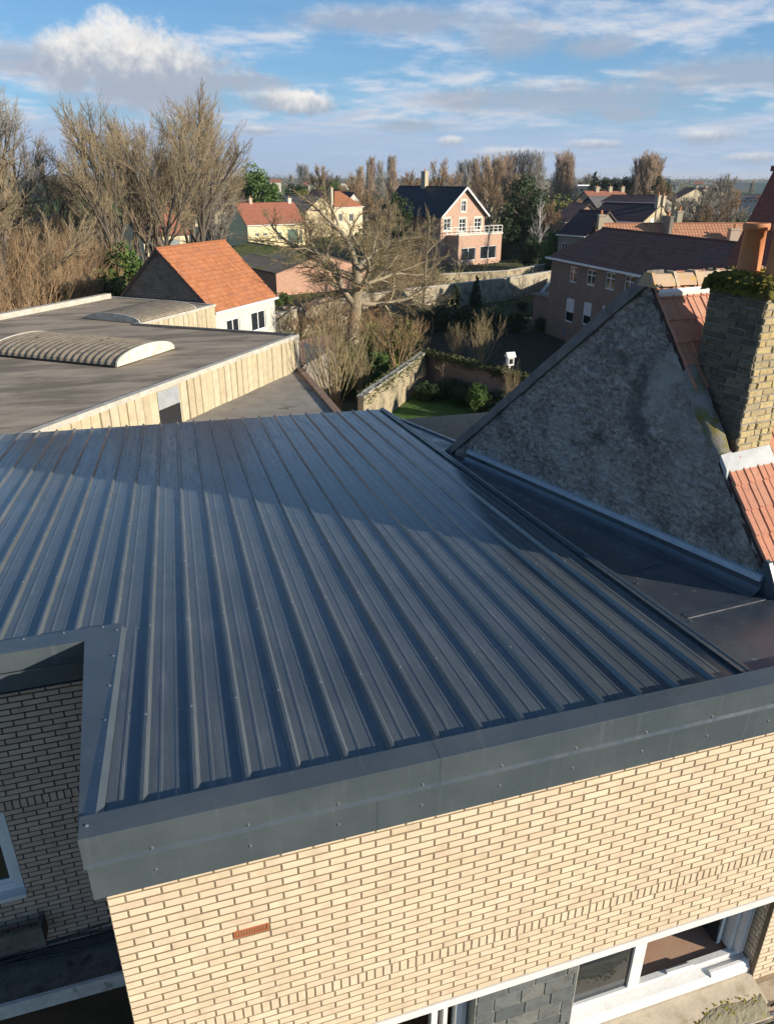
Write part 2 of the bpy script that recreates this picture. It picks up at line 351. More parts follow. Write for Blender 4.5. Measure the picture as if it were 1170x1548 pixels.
# ------------------------------------------------------------------ ground
def ground_fn(g, b, t):
    p = g.n('ShaderNodeNewGeometry').outputs['Position']
    near = g.noise(p, .35, 6, .65); far = g.n('ShaderNodeTexVoronoi', i={'Vector': g.n('ShaderNodeMapping', i={0: p, 2: (0, 0, .6), 3: (.004, .012, 1)}).outputs[0], 'Scale': 1.0})
    fc = g.n('ShaderNodeSeparateColor', i={0: far.outputs['Color']})
    c = g.mix(fc.outputs[0], (.13, .14, .05), (.20, .16, .10))
    c = g.mix(g.ramp(fc.outputs[1], .55, .6), c, (.10, .16, .04))
    y = g.vm('LENGTH', p)
    c = g.mix(g.ramp(y, 150, 320), g.mix(g.ramp(near, .38, .62), (.10, .085, .055), (.09, .11, .035)), c)
    setin(t, b, 'Base Color', c); bump(g, t, b, near, .5, .1)
M_ground = mat('ground_earth', (.1, .1, .05), 1.0, 0, ground_fn, .1)
g_ = MB(); 
rings = [0, 60, 150, 400, 1200, 4000, 9000]
for i in range(-4, 4):
    for j in range(-4, 4):
        s_ = 2200; g_.face([(i * s_, j * s_, 0), ((i + 1) * s_, j * s_, 0), ((i + 1) * s_, (j + 1) * s_, 0), (i * s_, (j + 1) * s_, 0)])
g_.build('ground', M_ground, kind='structure')
M_lawn = mottled('lawn_grass', (.045, .11, .02), (.075, .15, .03), 1.4, 1.0, c3=(.10, .09, .03), s3=.9, lo3=.58, hi3=.75, b=.8, bd=.04, fine=14)
def sheet(name, poly, z, m):
    b = MB(); b.face([(p[0], p[1], z) for p in poly]); return b.build(name, m, kind='structure')
LW0 = hz(642, 532, 2.0); LWL = hz(545, 600, 2.0); LWR = hz(835, 582, 2.0)
sheet('lawn', [(7.5, 20), (17, 20), (LWR.x + 1, LWR.y - 1), (LW0.x, LW0.y - .3), (LWL.x - .3, LWL.y)], .006, M_lawn)
sheet('vegetable_garden', [(LW0.x + .3, LW0.y), (LWR.x + 1, LWR.y), (31, 33), (31, 72), (18, 64)], .006, M_soil)

# ------------------------------------------------------------------ bricks
def brick_mesh(l, h, d=.02, ch=.003):        # lies in the x-z plane, face towards -y, centred
    x, z = l / 2, h / 2
    o = [(-x, 0, -z), (x, 0, -z), (x, 0, z), (-x, 0, z)]; f = [(-x, -d + ch, -z), (x, -d + ch, -z), (x, -d + ch, z), (-x, -d + ch, z)]
    i = [(-x + ch, -d, -z + ch), (x - ch, -d, -z + ch), (x - ch, -d, z - ch), (-x + ch, -d, z - ch)]
    fs = [(4 + a, 4 + (a + 1) % 4, 8 + (a + 1) % 4, 8 + a) for a in range(4)] + [(a, (a + 1) % 4, 4 + (a + 1) % 4, 4 + a) for a in range(4)] + [(8, 9, 10, 11)]
    return o + f + i, fs
class Bricks:
    """collects bricks; the ones that show largest become objects, the rest one stuff mesh"""
    def __init__(s): s.items = []
    def add(s, M, l, h, d=.02): s.items.append((M, round(l, 3), round(h, 3), d))
    def build(s, parent, m, limit=300, name='brick', stuff='brick_courses'):
        its = []
        for (M, l, h, d) in s.items:
            c = M.translation; w = (parent.matrix_basis @ c) if parent else c
            r = w - EYE; dep = r.dot(FW)
            if dep <= .1: its.append((9e9, M, l, h, d)); continue
            px = 585 + F * r.dot(RT) / dep; py = 774 - F * r.dot(UP) / dep
            inn = 0 <= px <= 1170 and 0 <= py <= 1548
            its.append(((0 if inn else 1e6) + dep / l, M, l, h, d))
        its.sort(key=lambda q: q[0]); cache = {}
        sb = MB()
        for k, (q, M, l, h, d) in enumerate(its):
            if k < limit and q < 1e6:
                if (l, h, d) not in cache:
                    b = MB(); b.mesh_part(*brick_mesh(l, h, d)); cache[(l, h, d)] = b.data(name, m)
                link(name, cache[(l, h, d)], parent, M=M)
            else:
                vs, fs = brick_mesh(l, h, d); sb.mesh_part([M @ Vector(v) for v in vs], fs)
        if sb.v: sb.build(stuff, m, parent, kind='stuff')
rnd = random.Random(5)
def T(x, y, z, rz=0.0): return Matrix.Translation((x, y, z)) @ Matrix.Rotation(rz, 4, 'Z')
def courses(B, x0, x1, z0, z1, ycourse, fy, rz=0.0, holes=(), mod=.2298, ch=.0702, jt=.0135, d=.02, swap=0, org=(0, 0)):
    """running bond between x0..x1; plane given by function fy(x)->(X,Y)"""
    nz = int(round((z1 - z0) / ch)); chh = (z1 - z0) / nz
    for k in range(nz):
        zc = z0 + (k + .5) * chh; st = x0 - (mod / 2 if (k + swap) % 2 else 0)
        x = st
        while x < x1 - .01:
            a, b = max(x + 0, x0), min(x + mod, x1)
            x += mod
            segs = [(a, b)]
            for (hx0, hx1, hz0, hz1) in holes:
                ns = []
                for (p, q) in segs:
                    if zc < hz0 or zc > hz1 or q <= hx0 or p >= hx1: ns.append((p, q))
                    else:
                        if p < hx0: ns.append((p, hx0))
                        if q > hx1: ns.append((hx1, q))
                segs = ns
            for (p, q) in segs:
                l = q - p - jt
                if l < .03: continue
                X, Y = fy((p + q) / 2)
                j = rnd.uniform(-.0015, .0015)
                B.add(T(X, Y, zc + j, rz + rnd.uniform(-.004, .004)), l, chh - jt - .002, d + rnd.choice((0, 0, .0005, .001)))
def soldiers(B, x0, x1, z0, z1, fy, rz=0.0, w=.0702, jt=.0135):
    n = int(round((x1 - x0) / w)); w = (x1 - x0) / n
    for i in range(n):
        X, Y = fy(x0 + (i + .5) * w); B.add(T(X, Y, (z0 + z1) / 2, rz), w - jt, z1 - z0 - jt, .021)

def wall_faces(mb, x0, x1, z0, z1, holes, y=0.0, dep=.18, gable=None, ny=-1, uvo=0.0):
    """vertical wall in the plane y facing -y with real openings and reveals"""
    xs = sorted({x0, x1, *[h[0] for h in holes], *[h[1] for h in holes]}); zs = sorted({z0, z1, *[h[2] for h in holes], *[h[3] for h in holes]})
    for i in range(len(xs) - 1):
        for j in range(len(zs) - 1):
            cx, cz = (xs[i] + xs[i + 1]) / 2, (zs[j] + zs[j + 1]) / 2
            if any(h[0] < cx < h[1] and h[2] < cz < h[3] for h in holes): continue
            a, b, c, d = xs[i], xs[i + 1], zs[j], zs[j + 1]
            mb.face([(a, y, c), (b, y, c), (b, y, d), (a, y, d)], [(a + uvo, c), (b + uvo, c), (b + uvo, d), (a + uvo, d)])
    for (a, b, c, d) in [h[:4] for h in holes]:
        e = y + dep
        mb.face([(a, y, c), (a, y, d), (a, e, d), (a, e, c)], [(0, c), (0, d), (dep, d), (dep, c)])
        mb.face([(b, y, c), (b, e, c), (b, e, d), (b, y, d)], [(0, c), (dep, c), (dep, d), (0, d)])
        mb.face([(a, y, c), (a, e, c), (b, e, c), (b, y, c)], [(a, 0), (a, dep), (b, dep), (b, 0)])
        mb.face([(a, y, d), (b, y, d), (b, e, d), (a, e, d)], [(a, 0), (b, 0), (b, dep), (a, dep)])
    if gable: mb.face([(x0, y, z1), (x1, y, z1), (gable[0], y, gable[1])], [(x0 + uvo, z1), (x1 + uvo, z1), (gable[0] + uvo, gable[1])])

def wb(mb, name, m, parent, label=None, kind=None, smooth=False):
    """build a mesh given in world coordinates as a child of parent"""
    inv = Matrix.LocRotScale(parent.location, parent.rotation_euler, None).inverted()
    mb.v = [tuple(inv @ Vector(p)) for p in mb.v]
    return mb.build(name, m, parent, label, kind, smooth)

# ================================================================== MAIN BUILDING
FY = 3.756                                    # plane of the front brick face
th, ph = R(5.06), R(1.72)
VD = Vector((math.sin(ph) * math.cos(th), math.cos(ph) * math.cos(th), -math.sin(th)))
RN = Vector((1, 0, 0)).cross(VD).normalized()
RO = Vector((0, 3.849, H - 3.713)) - RN * .035          # pan level at the front end
def RP(a, b, h=0.0): return RO + Vector((a, 0, 0)) + VD * b + RN * h
def ab(u, v):
    b = (v - RO.y) / VD.y; return u - b * VD.x, b
main = thing('brick_building', 'flat roofed buff brick building with new dark ribbed metal roof in the foreground', 'building', (2.0, FY, 0))
# walls ------------------------------------------------------------
OPEN = (0.30, 5.28, 3.95, 5.21)
mb = MB(); y_ = FY + .0038
wall_faces(mb, -.735, 9.5, 0.0, 7.9, [(.30, 5.285, 3.86, 5.30)], y=y_, dep=.05)
mb.face([(-.735, y_, 0), (-.735, y_, 7.7), (-.735, 6.5, 7.6), (-.735, 6.5, 0)])
wb(mb, 'wall', M_mortar, main, 'sunlit front wall of long buff bricks with brown joints')
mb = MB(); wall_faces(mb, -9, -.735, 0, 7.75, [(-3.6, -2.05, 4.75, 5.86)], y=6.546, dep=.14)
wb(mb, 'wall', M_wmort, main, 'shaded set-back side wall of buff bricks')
mb = MB()
mb.face([(-9, 6.54, 0), (-9, 16, 0), (-9, 16, 7.4), (-9, 6.54, 7.7)]); mb.face([(-9, 15.7, 0), (9.5, 15.2, 0), (9.5, 15.2, 6.8), (-9, 15.7, 6.8)])
wb(mb, 'wall', M_front, main, 'rear and outer walls')
B = Bricks(); VENT = (.03, .29, 6.79, 6.86)
fr = lambda x: (x, FY + .020)
courses(B, -.74, 7.2, 5.30, 5.87, 0, fr)
soldiers(B, -.74, 7.2, 5.87, 5.99, fr)
courses(B, -.74, 7.2, 5.99, 7.55, 0, fr, holes=[VENT], swap=1)
courses(B, 5.28, 7.2, 3.95, 5.21, 0, fr, swap=1)
lf = lambda x: (x, 6.56)
W1 = (-3.6, -2.05, 4.75, 5.87)
BW = Bricks()
courses(BW, -5.2, -.75, 5.99, 7.46, 0, lf, swap=1); soldiers(BW, -5.2, -.75, 5.87, 5.99, lf)
courses(BW, -5.2, -.75, 3.77, 5.87, 0, lf, holes=[W1])
# reveal right of the window, facing left
for k in range(18):
    z = 3.99 + k * .07
    if z > 5.2: break
    x0 = 3.765 + (.0 if k % 2 else .1)
    for (p, q) in (((3.765, 3.99),) if k % 2 else ((3.765, 3.86), (3.87, 3.99))):
        B.add(Matrix.Translation((5.312, (p + q) / 2, z)) @ Matrix.Rotation(-math.pi / 2, 4, 'Z'), q - p - .008, .059, .02)
for Q in (B, BW): Q.items = [(Matrix.Translation((-2.0, -FY, 0)) @ M, l, h, d) for (M, l, h, d) in Q.items]
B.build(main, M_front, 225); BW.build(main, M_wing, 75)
# air vent
mb = MB(); mb.box(.035, .285, FY - .004, FY + .02, 6.79, 6.80); mb.box(.035, .285, FY - .004, FY + .02, 6.85, 6.86); mb.box(.035, .045, FY - .004, FY + .02, 6.80, 6.85); mb.box(.275, .285, FY - .004, FY + .02, 6.80, 6.85)
for i in range(12):
    x = .052 + i * .0195; mb.box(x, x + .006, FY, FY + .016, 6.80, 6.85)
mb.box(.045, .275, FY + .002, FY + .016, 6.822, 6.828)
wb(mb, 'air_vent', mat('vent_orange', (.42, .13, .05), .6), main, 'small orange louvred air brick grille')
# lintel
mb = MB(); mb.box(.25, 9.3, FY - .012, FY + .16, 5.212, 5.30); wb(mb, 'lintel', M_white, main, 'thin white lintel strip over the window band')
# roof sheets -------------------------------------------------------
PROF = [(0, .035), (.011, .035), (.034, 0), (.100, 0), (.106, .0035), (.122, .0035), (.128, 0), (.214, 0), (.220, .0035), (.236, .0035), (.242, 0), (.311, 0), (.334, .035), (.345, .035)]
RIB0 = -.442; SP = .345
def bend(a): return 12.07 - .0864 * a
def sheet_mb(a0, b0, nr=3):
    mb = MB(); pts = []
    for k in range(nr):
        for (x, h) in PROF[(1 if k else 0):]: pts.append((a0 + k * SP + x, h))
    pts.append((pts[-1][0] + .010, .0362)); pts.append((pts[-1][0] + .018, .012))
    nb = 6; V = []
    for j in range(nb + 1):
        for (a, h) in pts:
            b = b0 + (bend(a) - b0) * j / nb
            V.append(RP(a, b, h + .0008))
    n = len(pts); Fs = []
    for j in range(nb):
        for i in range(n - 1): Fs.append((j * n + i, j * n + i + 1, (j + 1) * n + i + 1, (j + 1) * n + i))
    mb.mesh_part(V, Fs); return mb
for k in range(-12, 14, 3):
    a0 = RIB0 + (k) * SP
    a_mid = a0 + .5
    if k <= -3: wb(sheet_mb(a0, 2.62), 'roof_sheet', M_metal, main)
    elif k < 12: wb(sheet_mb(a0, -.055), 'roof_sheet', M_metal, main)
    else: wb(sheet_mb(a0, -.055, 2), 'roof_sheet', M_metal, main)
mb = MB(); V = []; n = 0
for j in range(7):
    for (a, h) in ((-.70, 0), (-.60, 0), (-.594, .0035), (-.578, .0035), (-.572, 0), (-.476, 0), (-.453, .035), (-.430, .035)): V.append(RP(a, -.055 + (2.75 + .055) * j / 6, h))
mb.mesh_part(V, [(j * 8 + i, j * 8 + i + 1, j * 8 + 9 + i, j * 8 + 8 + i) for j in range(6) for i in range(7)])
wb(mb, 'roof_sheet', M_metal, main, 'narrow cut sheet beside the notch')
# deck below the sheets, insulation block
mb = MB()
def slab(mb, uvs, h0, h1):
    top = [RP(*ab(u, v), h1) for (u, v) in uvs]; bot = [RP(*ab(u, v), h0) for (u, v) in uvs]; n = len(uvs)
    mb.mesh_part(top + bot, [tuple(range(n)), tuple(reversed(range(n, 2 * n)))] + [(i, i + n, (i + 1) % n + n, (i + 1) % n) for i in range(n)])
slab(mb, [(-.78, 3.74), (4.3, 3.74), (4.62, 15.3), (-8.9, 16.2), (-8.9, 6.6), (-.9, 6.6)], -.30, -.012)
wb(mb, 'roof_deck', M_dark, main)
# membrane area to the neighbour
mb = MB(); slab(mb, [(4.28, 3.74), (9.5, 3.74), (9.5, 5.6), (5.66, 5.30), (4.90, 10.86), (5.22, 11.7), (4.66, 15.42), (4.55, 15.42)], -.2, -.035)
wb(mb, 'roof_membrane', M_memb, main, 'smooth dark waterproof sheet between ribbed roof and old gable')
mb = MB()
for (p, q) in (((4.75, 6.1), (9.4, 7.0)), ((4.6, 5.0), (9.4, 5.35))):
    a, b = [RP(*ab(*x), -.033) for x in (p, q)]; mb.bar(a, b, .09, .006, RN)
wb(mb, 'membrane_seam', M_memb, main)
# trim along the right edge of the sheets
mb = MB(); a1 = 4.33
for (w0, w1, h0, h1) in ((4.30, 4.335, .035, .0385), (4.335, 4.341, -.035, .0385), (4.341, 4.50, -.034, -.031)):
    P = [RP(w0, -.03, h0), RP(w1, -.03, h0), RP(w1, bend(w1), h0), RP(w0, bend(w0), h0), RP(w0, -.03, h1), RP(w1, -.03, h1), RP(w1, bend(w1), h1), RP(w0, bend(w0), h1)]
    mb.hexa(P)
wb(mb, 'edge_trim', M_flash, main)
# rear edge strip
mb = MB(); mb.bar(RP(4.35, bend(4.35) + .01, -.03), RP(4.62 - .3, bend(4.35) + .01, -.03), .08, .04, RN)
mb.bar(Vector((4.66, 15.43, RP(*ab(4.66, 15.43)).z - .03)), Vector((5.22, 11.72, RP(*ab(5.22, 11.72)).z - .03)), .07, .05, RN)
wb(mb, 'edge_trim', M_flash, main)
# front flashing : upper pieces and lower fascia pieces
def extr(prof, x0, x1, axis='x', off=0.0):
    mb = MB(); n = len(prof)
    V = [((x0, p[0], p[1])) for p in prof] + [((x1, p[0], p[1])) for p in prof]
    if axis == 'y': V = [(p[0], x0, p[1]) for p in prof] + [(p[0], x1, p[1]) for p in prof]
    mb.mesh_part(V, [(i, i + 1, n + i + 1, n + i) for i in range(n - 1)]); return mb
zt = 8.100
def upper_prof(o=0.0):
    o2 = o
    return [(3.885, zt + .004 + o), (3.885, zt + .0065 + o), (3.703, zt + o), (3.700 - o, zt - .002), (3.700 - o, 7.888), (3.680 - o, 7.872), (3.679 - o, 7.868), (3.684, 7.866), (3.708, 7.876)]
ups = [-.812, 1.59, 3.77, 5.93, 8.1, 9.5]
for i in range(5):
    o = extr(upper_prof(.0015 * (i % 2)), ups[i] - (.0 if i == 0 else .03), ups[i + 1] - .002)
    wb(o, 'roof_flashing', M_flash, main)
los = [-.80, 1.12, 3.61, 6.0, 8.4, 9.5]
for i in range(5):
    o = .0015 * (i % 2)
    pr = [(3.712 - o, 7.90), (3.712 - o, 7.557), (3.714, 7.553), (3.75, 7.553)]
    m_ = extr(pr, los[i] - (0 if i == 0 else .02), los[i + 1] - .003)
    wb(m_, 'fascia_panel', M_flash, main)
# notch: side and back fascias with their flat flashings
zf = lambda v: RP(0, (v - RO.y) / VD.y).z + .037
mb = MB()
V = [(-.812, 3.702, zt), (-.95, 6.335, zf(6.335)), (-.625, 6.53, zf(6.53)), (-.715, 3.88, zt + .006), (-.585, 6.53, zf(6.53) - .036), (-.672, 3.88, zt - .03)]
mb.mesh_part(V, [(0, 3, 2, 1), (3, 5, 4, 2)])
wb(mb, 'roof_flashing', M_flash, main, 'flat grey flashing beside the roof notch')
mb = MB()
V = [(-9, 6.29, zf(6.3)), (-.95, 6.333, zf(6.333) - .001), (-.627, 6.532, zf(6.53) - .001), (-.66, 6.60, zf(6.6)), (-9, 6.60, zf(6.6) + .002), (-9, 6.63, zf(6.6) - .034), (-.66, 6.63, zf(6.6) - .034)]
mb.mesh_part(V, [(0, 1, 2, 3, 4), (4, 3, 6, 5)])
wb(mb, 'roof_flashing', M_flash, main)
mb = MB()
for (za, zb, o) in ((0, -.22, 0), (-.22, -.56, .012)):
    mb.face([(-.812 + o, 3.70 + o, zt + za), (-.812 + o, 3.70 + o, zt + zb + .012), (-.95 + o, 6.335, zf(6.335) + zb + .012), (-.95 + o, 6.335, zf(6.335) + za)])
wb(mb, 'fascia_panel', M_flash, main, 'side fascia along the notch')
mb = MB()
for (za, zb, o) in ((0, -.20, 0), (-.20, -.42, .012)):
    mb.face([(-9, 6.29 + o, zf(6.3) + za), (-.95, 6.334 + o, zf(6.334) + za), (-.95, 6.334 + o, zf(6.334) + zb), (-9, 6.29 + o, zf(6.3) + zb)])
mb.box(-9, -.95, 6.28, 6.292, zf(6.3) - .205, zf(6.3) - .19)
mb.face([(-9, 6.30, 7.43), (-.95, 6.34, 7.43), (-.95, 6.56, 7.43), (-9, 6.56, 7.43)])
wb(mb, 'fascia_panel', M_flash, main, 'rear fascia of the notch half lit by sun')
mb = MB(); mb.face([(-.80, 3.75, 7.553), (-.735, 3.77, 7.553), (-.735, 6.4, 7.5), (-.94, 6.4, 7.5)]); wb(mb, 'soffit', M_flash, main)
# screws
mb = MB(); rs = random.Random(3)
def screw(p, n, s=1.0):
    x = n.orthogonal().normalized(); y = n.cross(x); r = .0080 * s; V = []
    for (rr, h) in ((1.5, .0), (1.5, .002), (.8, .003), (.7, .009)):
        for k in range(6):
            a = k * math.pi / 3; V.append(p + x * math.cos(a) * r * rr + y * math.sin(a) * r * rr + n * h)
    Fs = [(i * 6 + k, i * 6 + (k + 1) % 6, i * 6 + 6 + (k + 1) % 6, i * 6 + 6 + k) for i in range(3) for k in range(6)] + [tuple(range(18, 24))]
    mb.mesh_part(V, Fs)
for k in range(-14, 14):
    a = RIB0 + k * SP
    for j in range(8):
        b = 1.10 + j * 1.52 + rs.uniform(-.02, .02)
        if k < 0 and b < 2.9: continue
        if b < bend(a) - .1: screw(RP(a + rs.uniform(-.004, .004), b, .036), RN)
        if b < bend(a) - .1 and j % 2 == 0 and k > -1: screw(RP(a + .26, b + .03, .001), RN, .8)
    if k >= 0: screw(RP(a, .012, .042), RN, 1.1)
for i in range(18): screw(Vector((-.4 + i * .61, 3.699, 7.905 + rs.uniform(-.004, .004))), Vector((0, -1, 0)))
for i in range(18): screw(Vector((-.4 + i * .61, 3.711, 7.70 + rs.uniform(-.004, .004))), Vector((0, -1, 0)))
for i in range(6): screw(Vector((-.73 + .012 * i, 3.95 + i * .5, zf(3.95 + i * .5) + .001)), RN, 1.2)
for i in range(10): screw(Vector((-.8 - i * .35, 6.56, zf(6.56) + .001)), RN, 1.2)
screw(Vector((-.765, 3.80, zt + .003)), RN, 1.3)
for i in range(10):
    for (p, q) in (((4.75, 6.1), (7.4, 6.6)), ((4.55, 4.0), (4.85, 12))):
        t = i / 9; u, v = p[0] + (q[0] - p[0]) * t, p[1] + (q[1] - p[1]) * t
        screw(RP(*ab(u, v), -.03), RN, .9)
wb(mb, 'screw', M_screw, main, kind='stuff')
# front windows ------------------------------------------------------
def frame_rect(mb, x0, x1, z0, z1, y0, y1, w):
    mb.box(x0, x1, y0, y1, z0, z0 + w); mb.box(x0, x1, y0, y1, z1 - w, z1); mb.box(x0, x0 + w, y0, y1, z0 + w, z1 - w); mb.box(x1 - w, x1, y0, y1, z0 + w, z1 - w)
mb = MB(); frame_rect(mb, 3.08, 3.90, 4.19, 5.21, 3.93, 3.99, .055); frame_rect(mb, 3.13, 3.845, 4.24, 5.155, 3.918, 3.965, .035)
w = wb(mb, 'window', M_pvc, main, 'closed fixed window beside the dark stone tiles')
p = MB(); p.box(3.16, 3.81, 3.945, 3.951, 4.27, 5.12); wb(p, 'pane', M_glass, main).parent = w; 
mb = MB(); frame_rect(mb, 3.90, 5.265, 4.19, 5.21, 3.93, 3.99, .055)
for (a, b, y0, y1) in ((5.155, 5.195, 3.90, 4.02), (5.10, 5.145, 3.97, 4.10), (5.21, 5.235, 3.905, 3.93)): mb.box(a, b, y0, y1, 4.25, 5.15)
mb.bar((4.3, 3.945, 4.262), (4.62, 3.94, 4.262), .03, .03)
w2 = wb(mb, 'window', M_pvc, main, 'opened wide window showing a dark room')
p = MB(); p.box(4.98, 5.0, 4.05, 4.75, 4.3, 5.12); wb(p, 'pane', M_glass, main).parent = w2
p = MB(); frame_rect(p, 4.05, 4.75, 4.27, 5.15, 0, .04, .05); p.v = [(5.01 + q[1], q[0], q[2]) for q in p.v]; wb(p, 'sash', M_pvc, main).parent = w2
mb = MB(); frame_rect(mb, .35, 2.02, 3.98, 5.21, 3.93, 3.99, .05); mb.box(1.66, 1.72, 3.90, 3.97, 4.03, 5.16); mb.box(1.80, 1.84, 3.95, 4.05, 4.03, 5.16); mb.box(1.90, 1.965, 3.90, 3.99, 4.03, 5.16)
w3 = wb(mb, 'window', M_pvc, main, 'opened window left of the dark stone tiles')
mb = MB()   # the room behind
mb.box(.3, 5.3, 6.3, 6.35, 3.3, 5.8); mb.box(.3, 5.3, 4.0, 6.3, 3.3, 3.34); mb.box(.3, 5.3, 4.0, 6.3, 5.70, 5.75); mb.box(.26, .30, 4.0, 6.3, 3.3, 5.8); mb.box(5.30, 5.34, 4.03, 6.3, 3.3, 5.8); mb.box(2.0, 3.1, 4.02, 4.06, 3.3, 5.25)
wb(mb, 'room', mat('room_wall', (.20, .15, .10), .9), main)
mb = MB(); mb.box(3.1, 5.29, 3.995, 4.55, 4.17, 4.20); wb(mb, 'inner_sill', mottled('terracotta_sill', (.50, .30, .20), (.56, .36, .25), 3, .6), main)
# stone tile panel
mb = MB(); mb.box(2.035, 3.075, FY + .03, 4.0, 3.5, 5.211); wb(mb, 'tile_backing', mottled('tile_grout', (.42, .41, .34), (.34, .33, .27), 6, .95), main)
rs = random.Random(11); z = 5.205; row = 0; tm = {}
while z > 3.55:
    h = (.155, .19, .175, .20)[row % 4]; x = 2.045 - (0, .13, .05, .19)[row % 4]
    while x < 3.07:
        l = (.30, .24, .33, .27)[(row + int(x * 10)) % 4]; a, b = max(x, 2.04), min(x + l, 3.07)
        if b - a > .03:
            vs, fs = brick_mesh(b - a - .012, h - .012, .010, .003); t = MB(); t.mesh_part(vs, fs)
            o = t.build('stone_tile', M_slate, main); o.matrix_local = Matrix.Translation(((a + b) / 2 - 2.0, .033 + rs.uniform(-.003, .001), z - h / 2))
        x += l
    z -= h; row += 1
# sills and ledge
mb = MB()
V = [(3.08, 3.99, 4.19), (5.27, 3.99, 4.19), (5.27, 3.84, 4.15), (3.08, 3.84, 4.15), (5.27, 3.80, 4.12), (3.08, 3.80, 4.12), (5.27, 3.80, 4.06), (3.08, 3.80, 4.06)]
mb.mesh_part(V, [(0, 3, 2, 1), (3, 5, 4, 2), (5, 7, 6, 4)])
mb.tube([(4.78, 3.86, 4.15), (5.26, 3.86, 4.15)], .045, 10)
wb(mb, 'window_sill', M_white, main)
mb = MB()
V = [(3.04, 3.85, 4.06), (5.28, 3.85, 4.06), (5.28, 3.52, 3.98), (3.04, 3.52, 3.98), (5.28, 3.52, 3.90), (3.04, 3.52, 3.90), (5.28, 3.42, 3.88), (3.04, 3.42, 3.88), (5.28, 3.42, 3.80), (3.04, 3.42, 3.80)]
mb.mesh_part(V, [(0, 3, 2, 1), (3, 5, 4, 2), (5, 7, 6, 4), (7, 9, 8, 6)])
mb.box(-.7, 9.3, 3.46, FY, 3.80, 3.86); mb.box(-.7, 9.3, 3.10, 3.40, 3.70, 3.80); mb.box(-.7, 9.3, 3.06, 3.10, 3.62, 3.83)
wb(mb, 'ledge', mottled('cream_ledge', (.62, .52, .38), (.54, .45, .33), 5, .9, c3=(.34, .27, .16), s3=4, lo3=.52, hi3=.75, b=.4), main, 'stained cream ledge under the window')
mb = MB(); rs = random.Random(8)      # moss cushions on the ledge
def lump(mb, c, r, h, seed, n=7):
    b = len(mb.v); q = random.Random(seed); V = []
    for j in range(3):
        rr = r * (1, .75, .35)[j]; zz = h * (0, .6, 1)[j]
        for k in range(n):
            a = k * 2 * math.pi / n + j; w = rr * q.uniform(.7, 1.25); V.append((c[0] + w * math.cos(a), c[1] + w * math.sin(a), c[2] + zz * q.uniform(.8, 1.2)))
    Fs = [(j * n + k, j * n + (k + 1) % n, (j + 1) * n + (k + 1) % n, (j + 1) * n + k) for j in range(2) for k in range(n)] + [tuple(range(2 * n, 3 * n))]
    mb.mesh_part(V, Fs)
for i in range(420):
    x = rs.uniform(3.1, 5.22); top = 3.66 + .06 * math.sin(x * 7) + .08 * math.sin(x * 2.3 + 1)
    y = rs.uniform(3.44, top); zz = 3.98 + (y - 3.52) * .24 if y > 3.52 else 3.885
    lump(mb, (x, y, zz - .003), rs.uniform(.006, .02), rs.uniform(.004, .014), i)
wb(mb, 'moss', M_lichen, main, kind='stuff')
mb = MB()
V = []; nx, ny = 60, 10
for i in range(nx + 1):
    for j in range(ny + 1):
        x = 3.05 + 2.2 * i / nx; top = 3.62 + .05 * math.sin(x * 7) + .06 * math.sin(x * 2.3 + 1); y = 3.425 + (top - 3.425) * j / ny
        zz = 3.98 + (y - 3.52) * .24 if y > 3.52 else 3.89 + (y - 3.42) * .9
        V.append((x, y, zz + .012 * noise.noise(Vector((x * 30, y * 30, 0))) + (.006 if 0 < j < ny else -.01)))
mb.mesh_part(V, [(i * (ny + 1) + j, (i + 1) * (ny + 1) + j, (i + 1) * (ny + 1) + j + 1, i * (ny + 1) + j + 1) for i in range(nx) for j in range(ny)])
wb(mb, 'moss', mottled('dry_moss', (.30, .27, .17), (.38, .34, .24), 20, 1, c3=(.30, .26, .04), s3=9, b=1, bd=.02, fine=80), main, kind='stuff')
mb = MB()
for i in range(60):
    x = 3.3 + i * .1; lump(mb, (x, rs.uniform(3.13, 3.38), 3.80), rs.uniform(.05, .12), rs.uniform(.01, .03), i, 8)
wb(mb, 'moss', M_moss, main, kind='stuff')
for (y, z, r, s) in ((3.43, 3.875, .010, 1), (3.405, 3.862, .008, 2), (3.39, 3.83, .012, 3), (3.445, 3.90, .006, 4)):
    mb = MB(); mb.tube([(-.5 + i * .25, y + .012 * math.sin(i * .9 + s), z + .008 * math.sin(i * 1.7 + s)) for i in range(40)], r, 6)
    wb(mb, 'cable', mat('black_cable', (.03, .03, .035), .5), main)
mb = MB(); mb.tube([(5.32 + .02 * i, 3.50 - .02 * math.sin(i * .6), 3.90 + .09 * math.sin(i * .55)) for i in range(12)], .009, 6); wb(mb, 'cable', mat('black_cable', (0, 0, 0)), main)
# left wing window, planter, canopy
mb = MB(); frame_rect(mb, -3.6, -2.05, 4.75, 5.86, 6.575, 6.66, .09); frame_rect(mb, -3.52, -2.13, 4.83, 5.78, 6.60, 6.64, .05); mb.box(-3.65, -2.03, 6.46, 6.66, 4.70, 4.752)
w = wb(mb, 'window', M_pvc, main, 'white framed window in the shaded side wall')
p = MB(); p.box(-3.5, -2.15, 6.615, 6.622, 4.85, 5.75); wb(p, 'pane', M_glass, main).parent = w
mb = MB(); mb.box(-3.8, -1.93, 6.32, 6.36, 4.08, 4.36); mb.box(-3.8, -1.93, 6.36, 6.54, 4.08, 4.12); mb.box(-1.97, -1.93, 6.36, 6.54, 4.12, 4.36); mb.box(-3.8, -3.76, 6.36, 6.54, 4.12, 4.36)
wb(mb, 'planter', mottled('grimy_concrete', (.13, .12, .10), (.20, .18, .15), 6, .95, c3=(.05, .05, .04), s3=5), main)
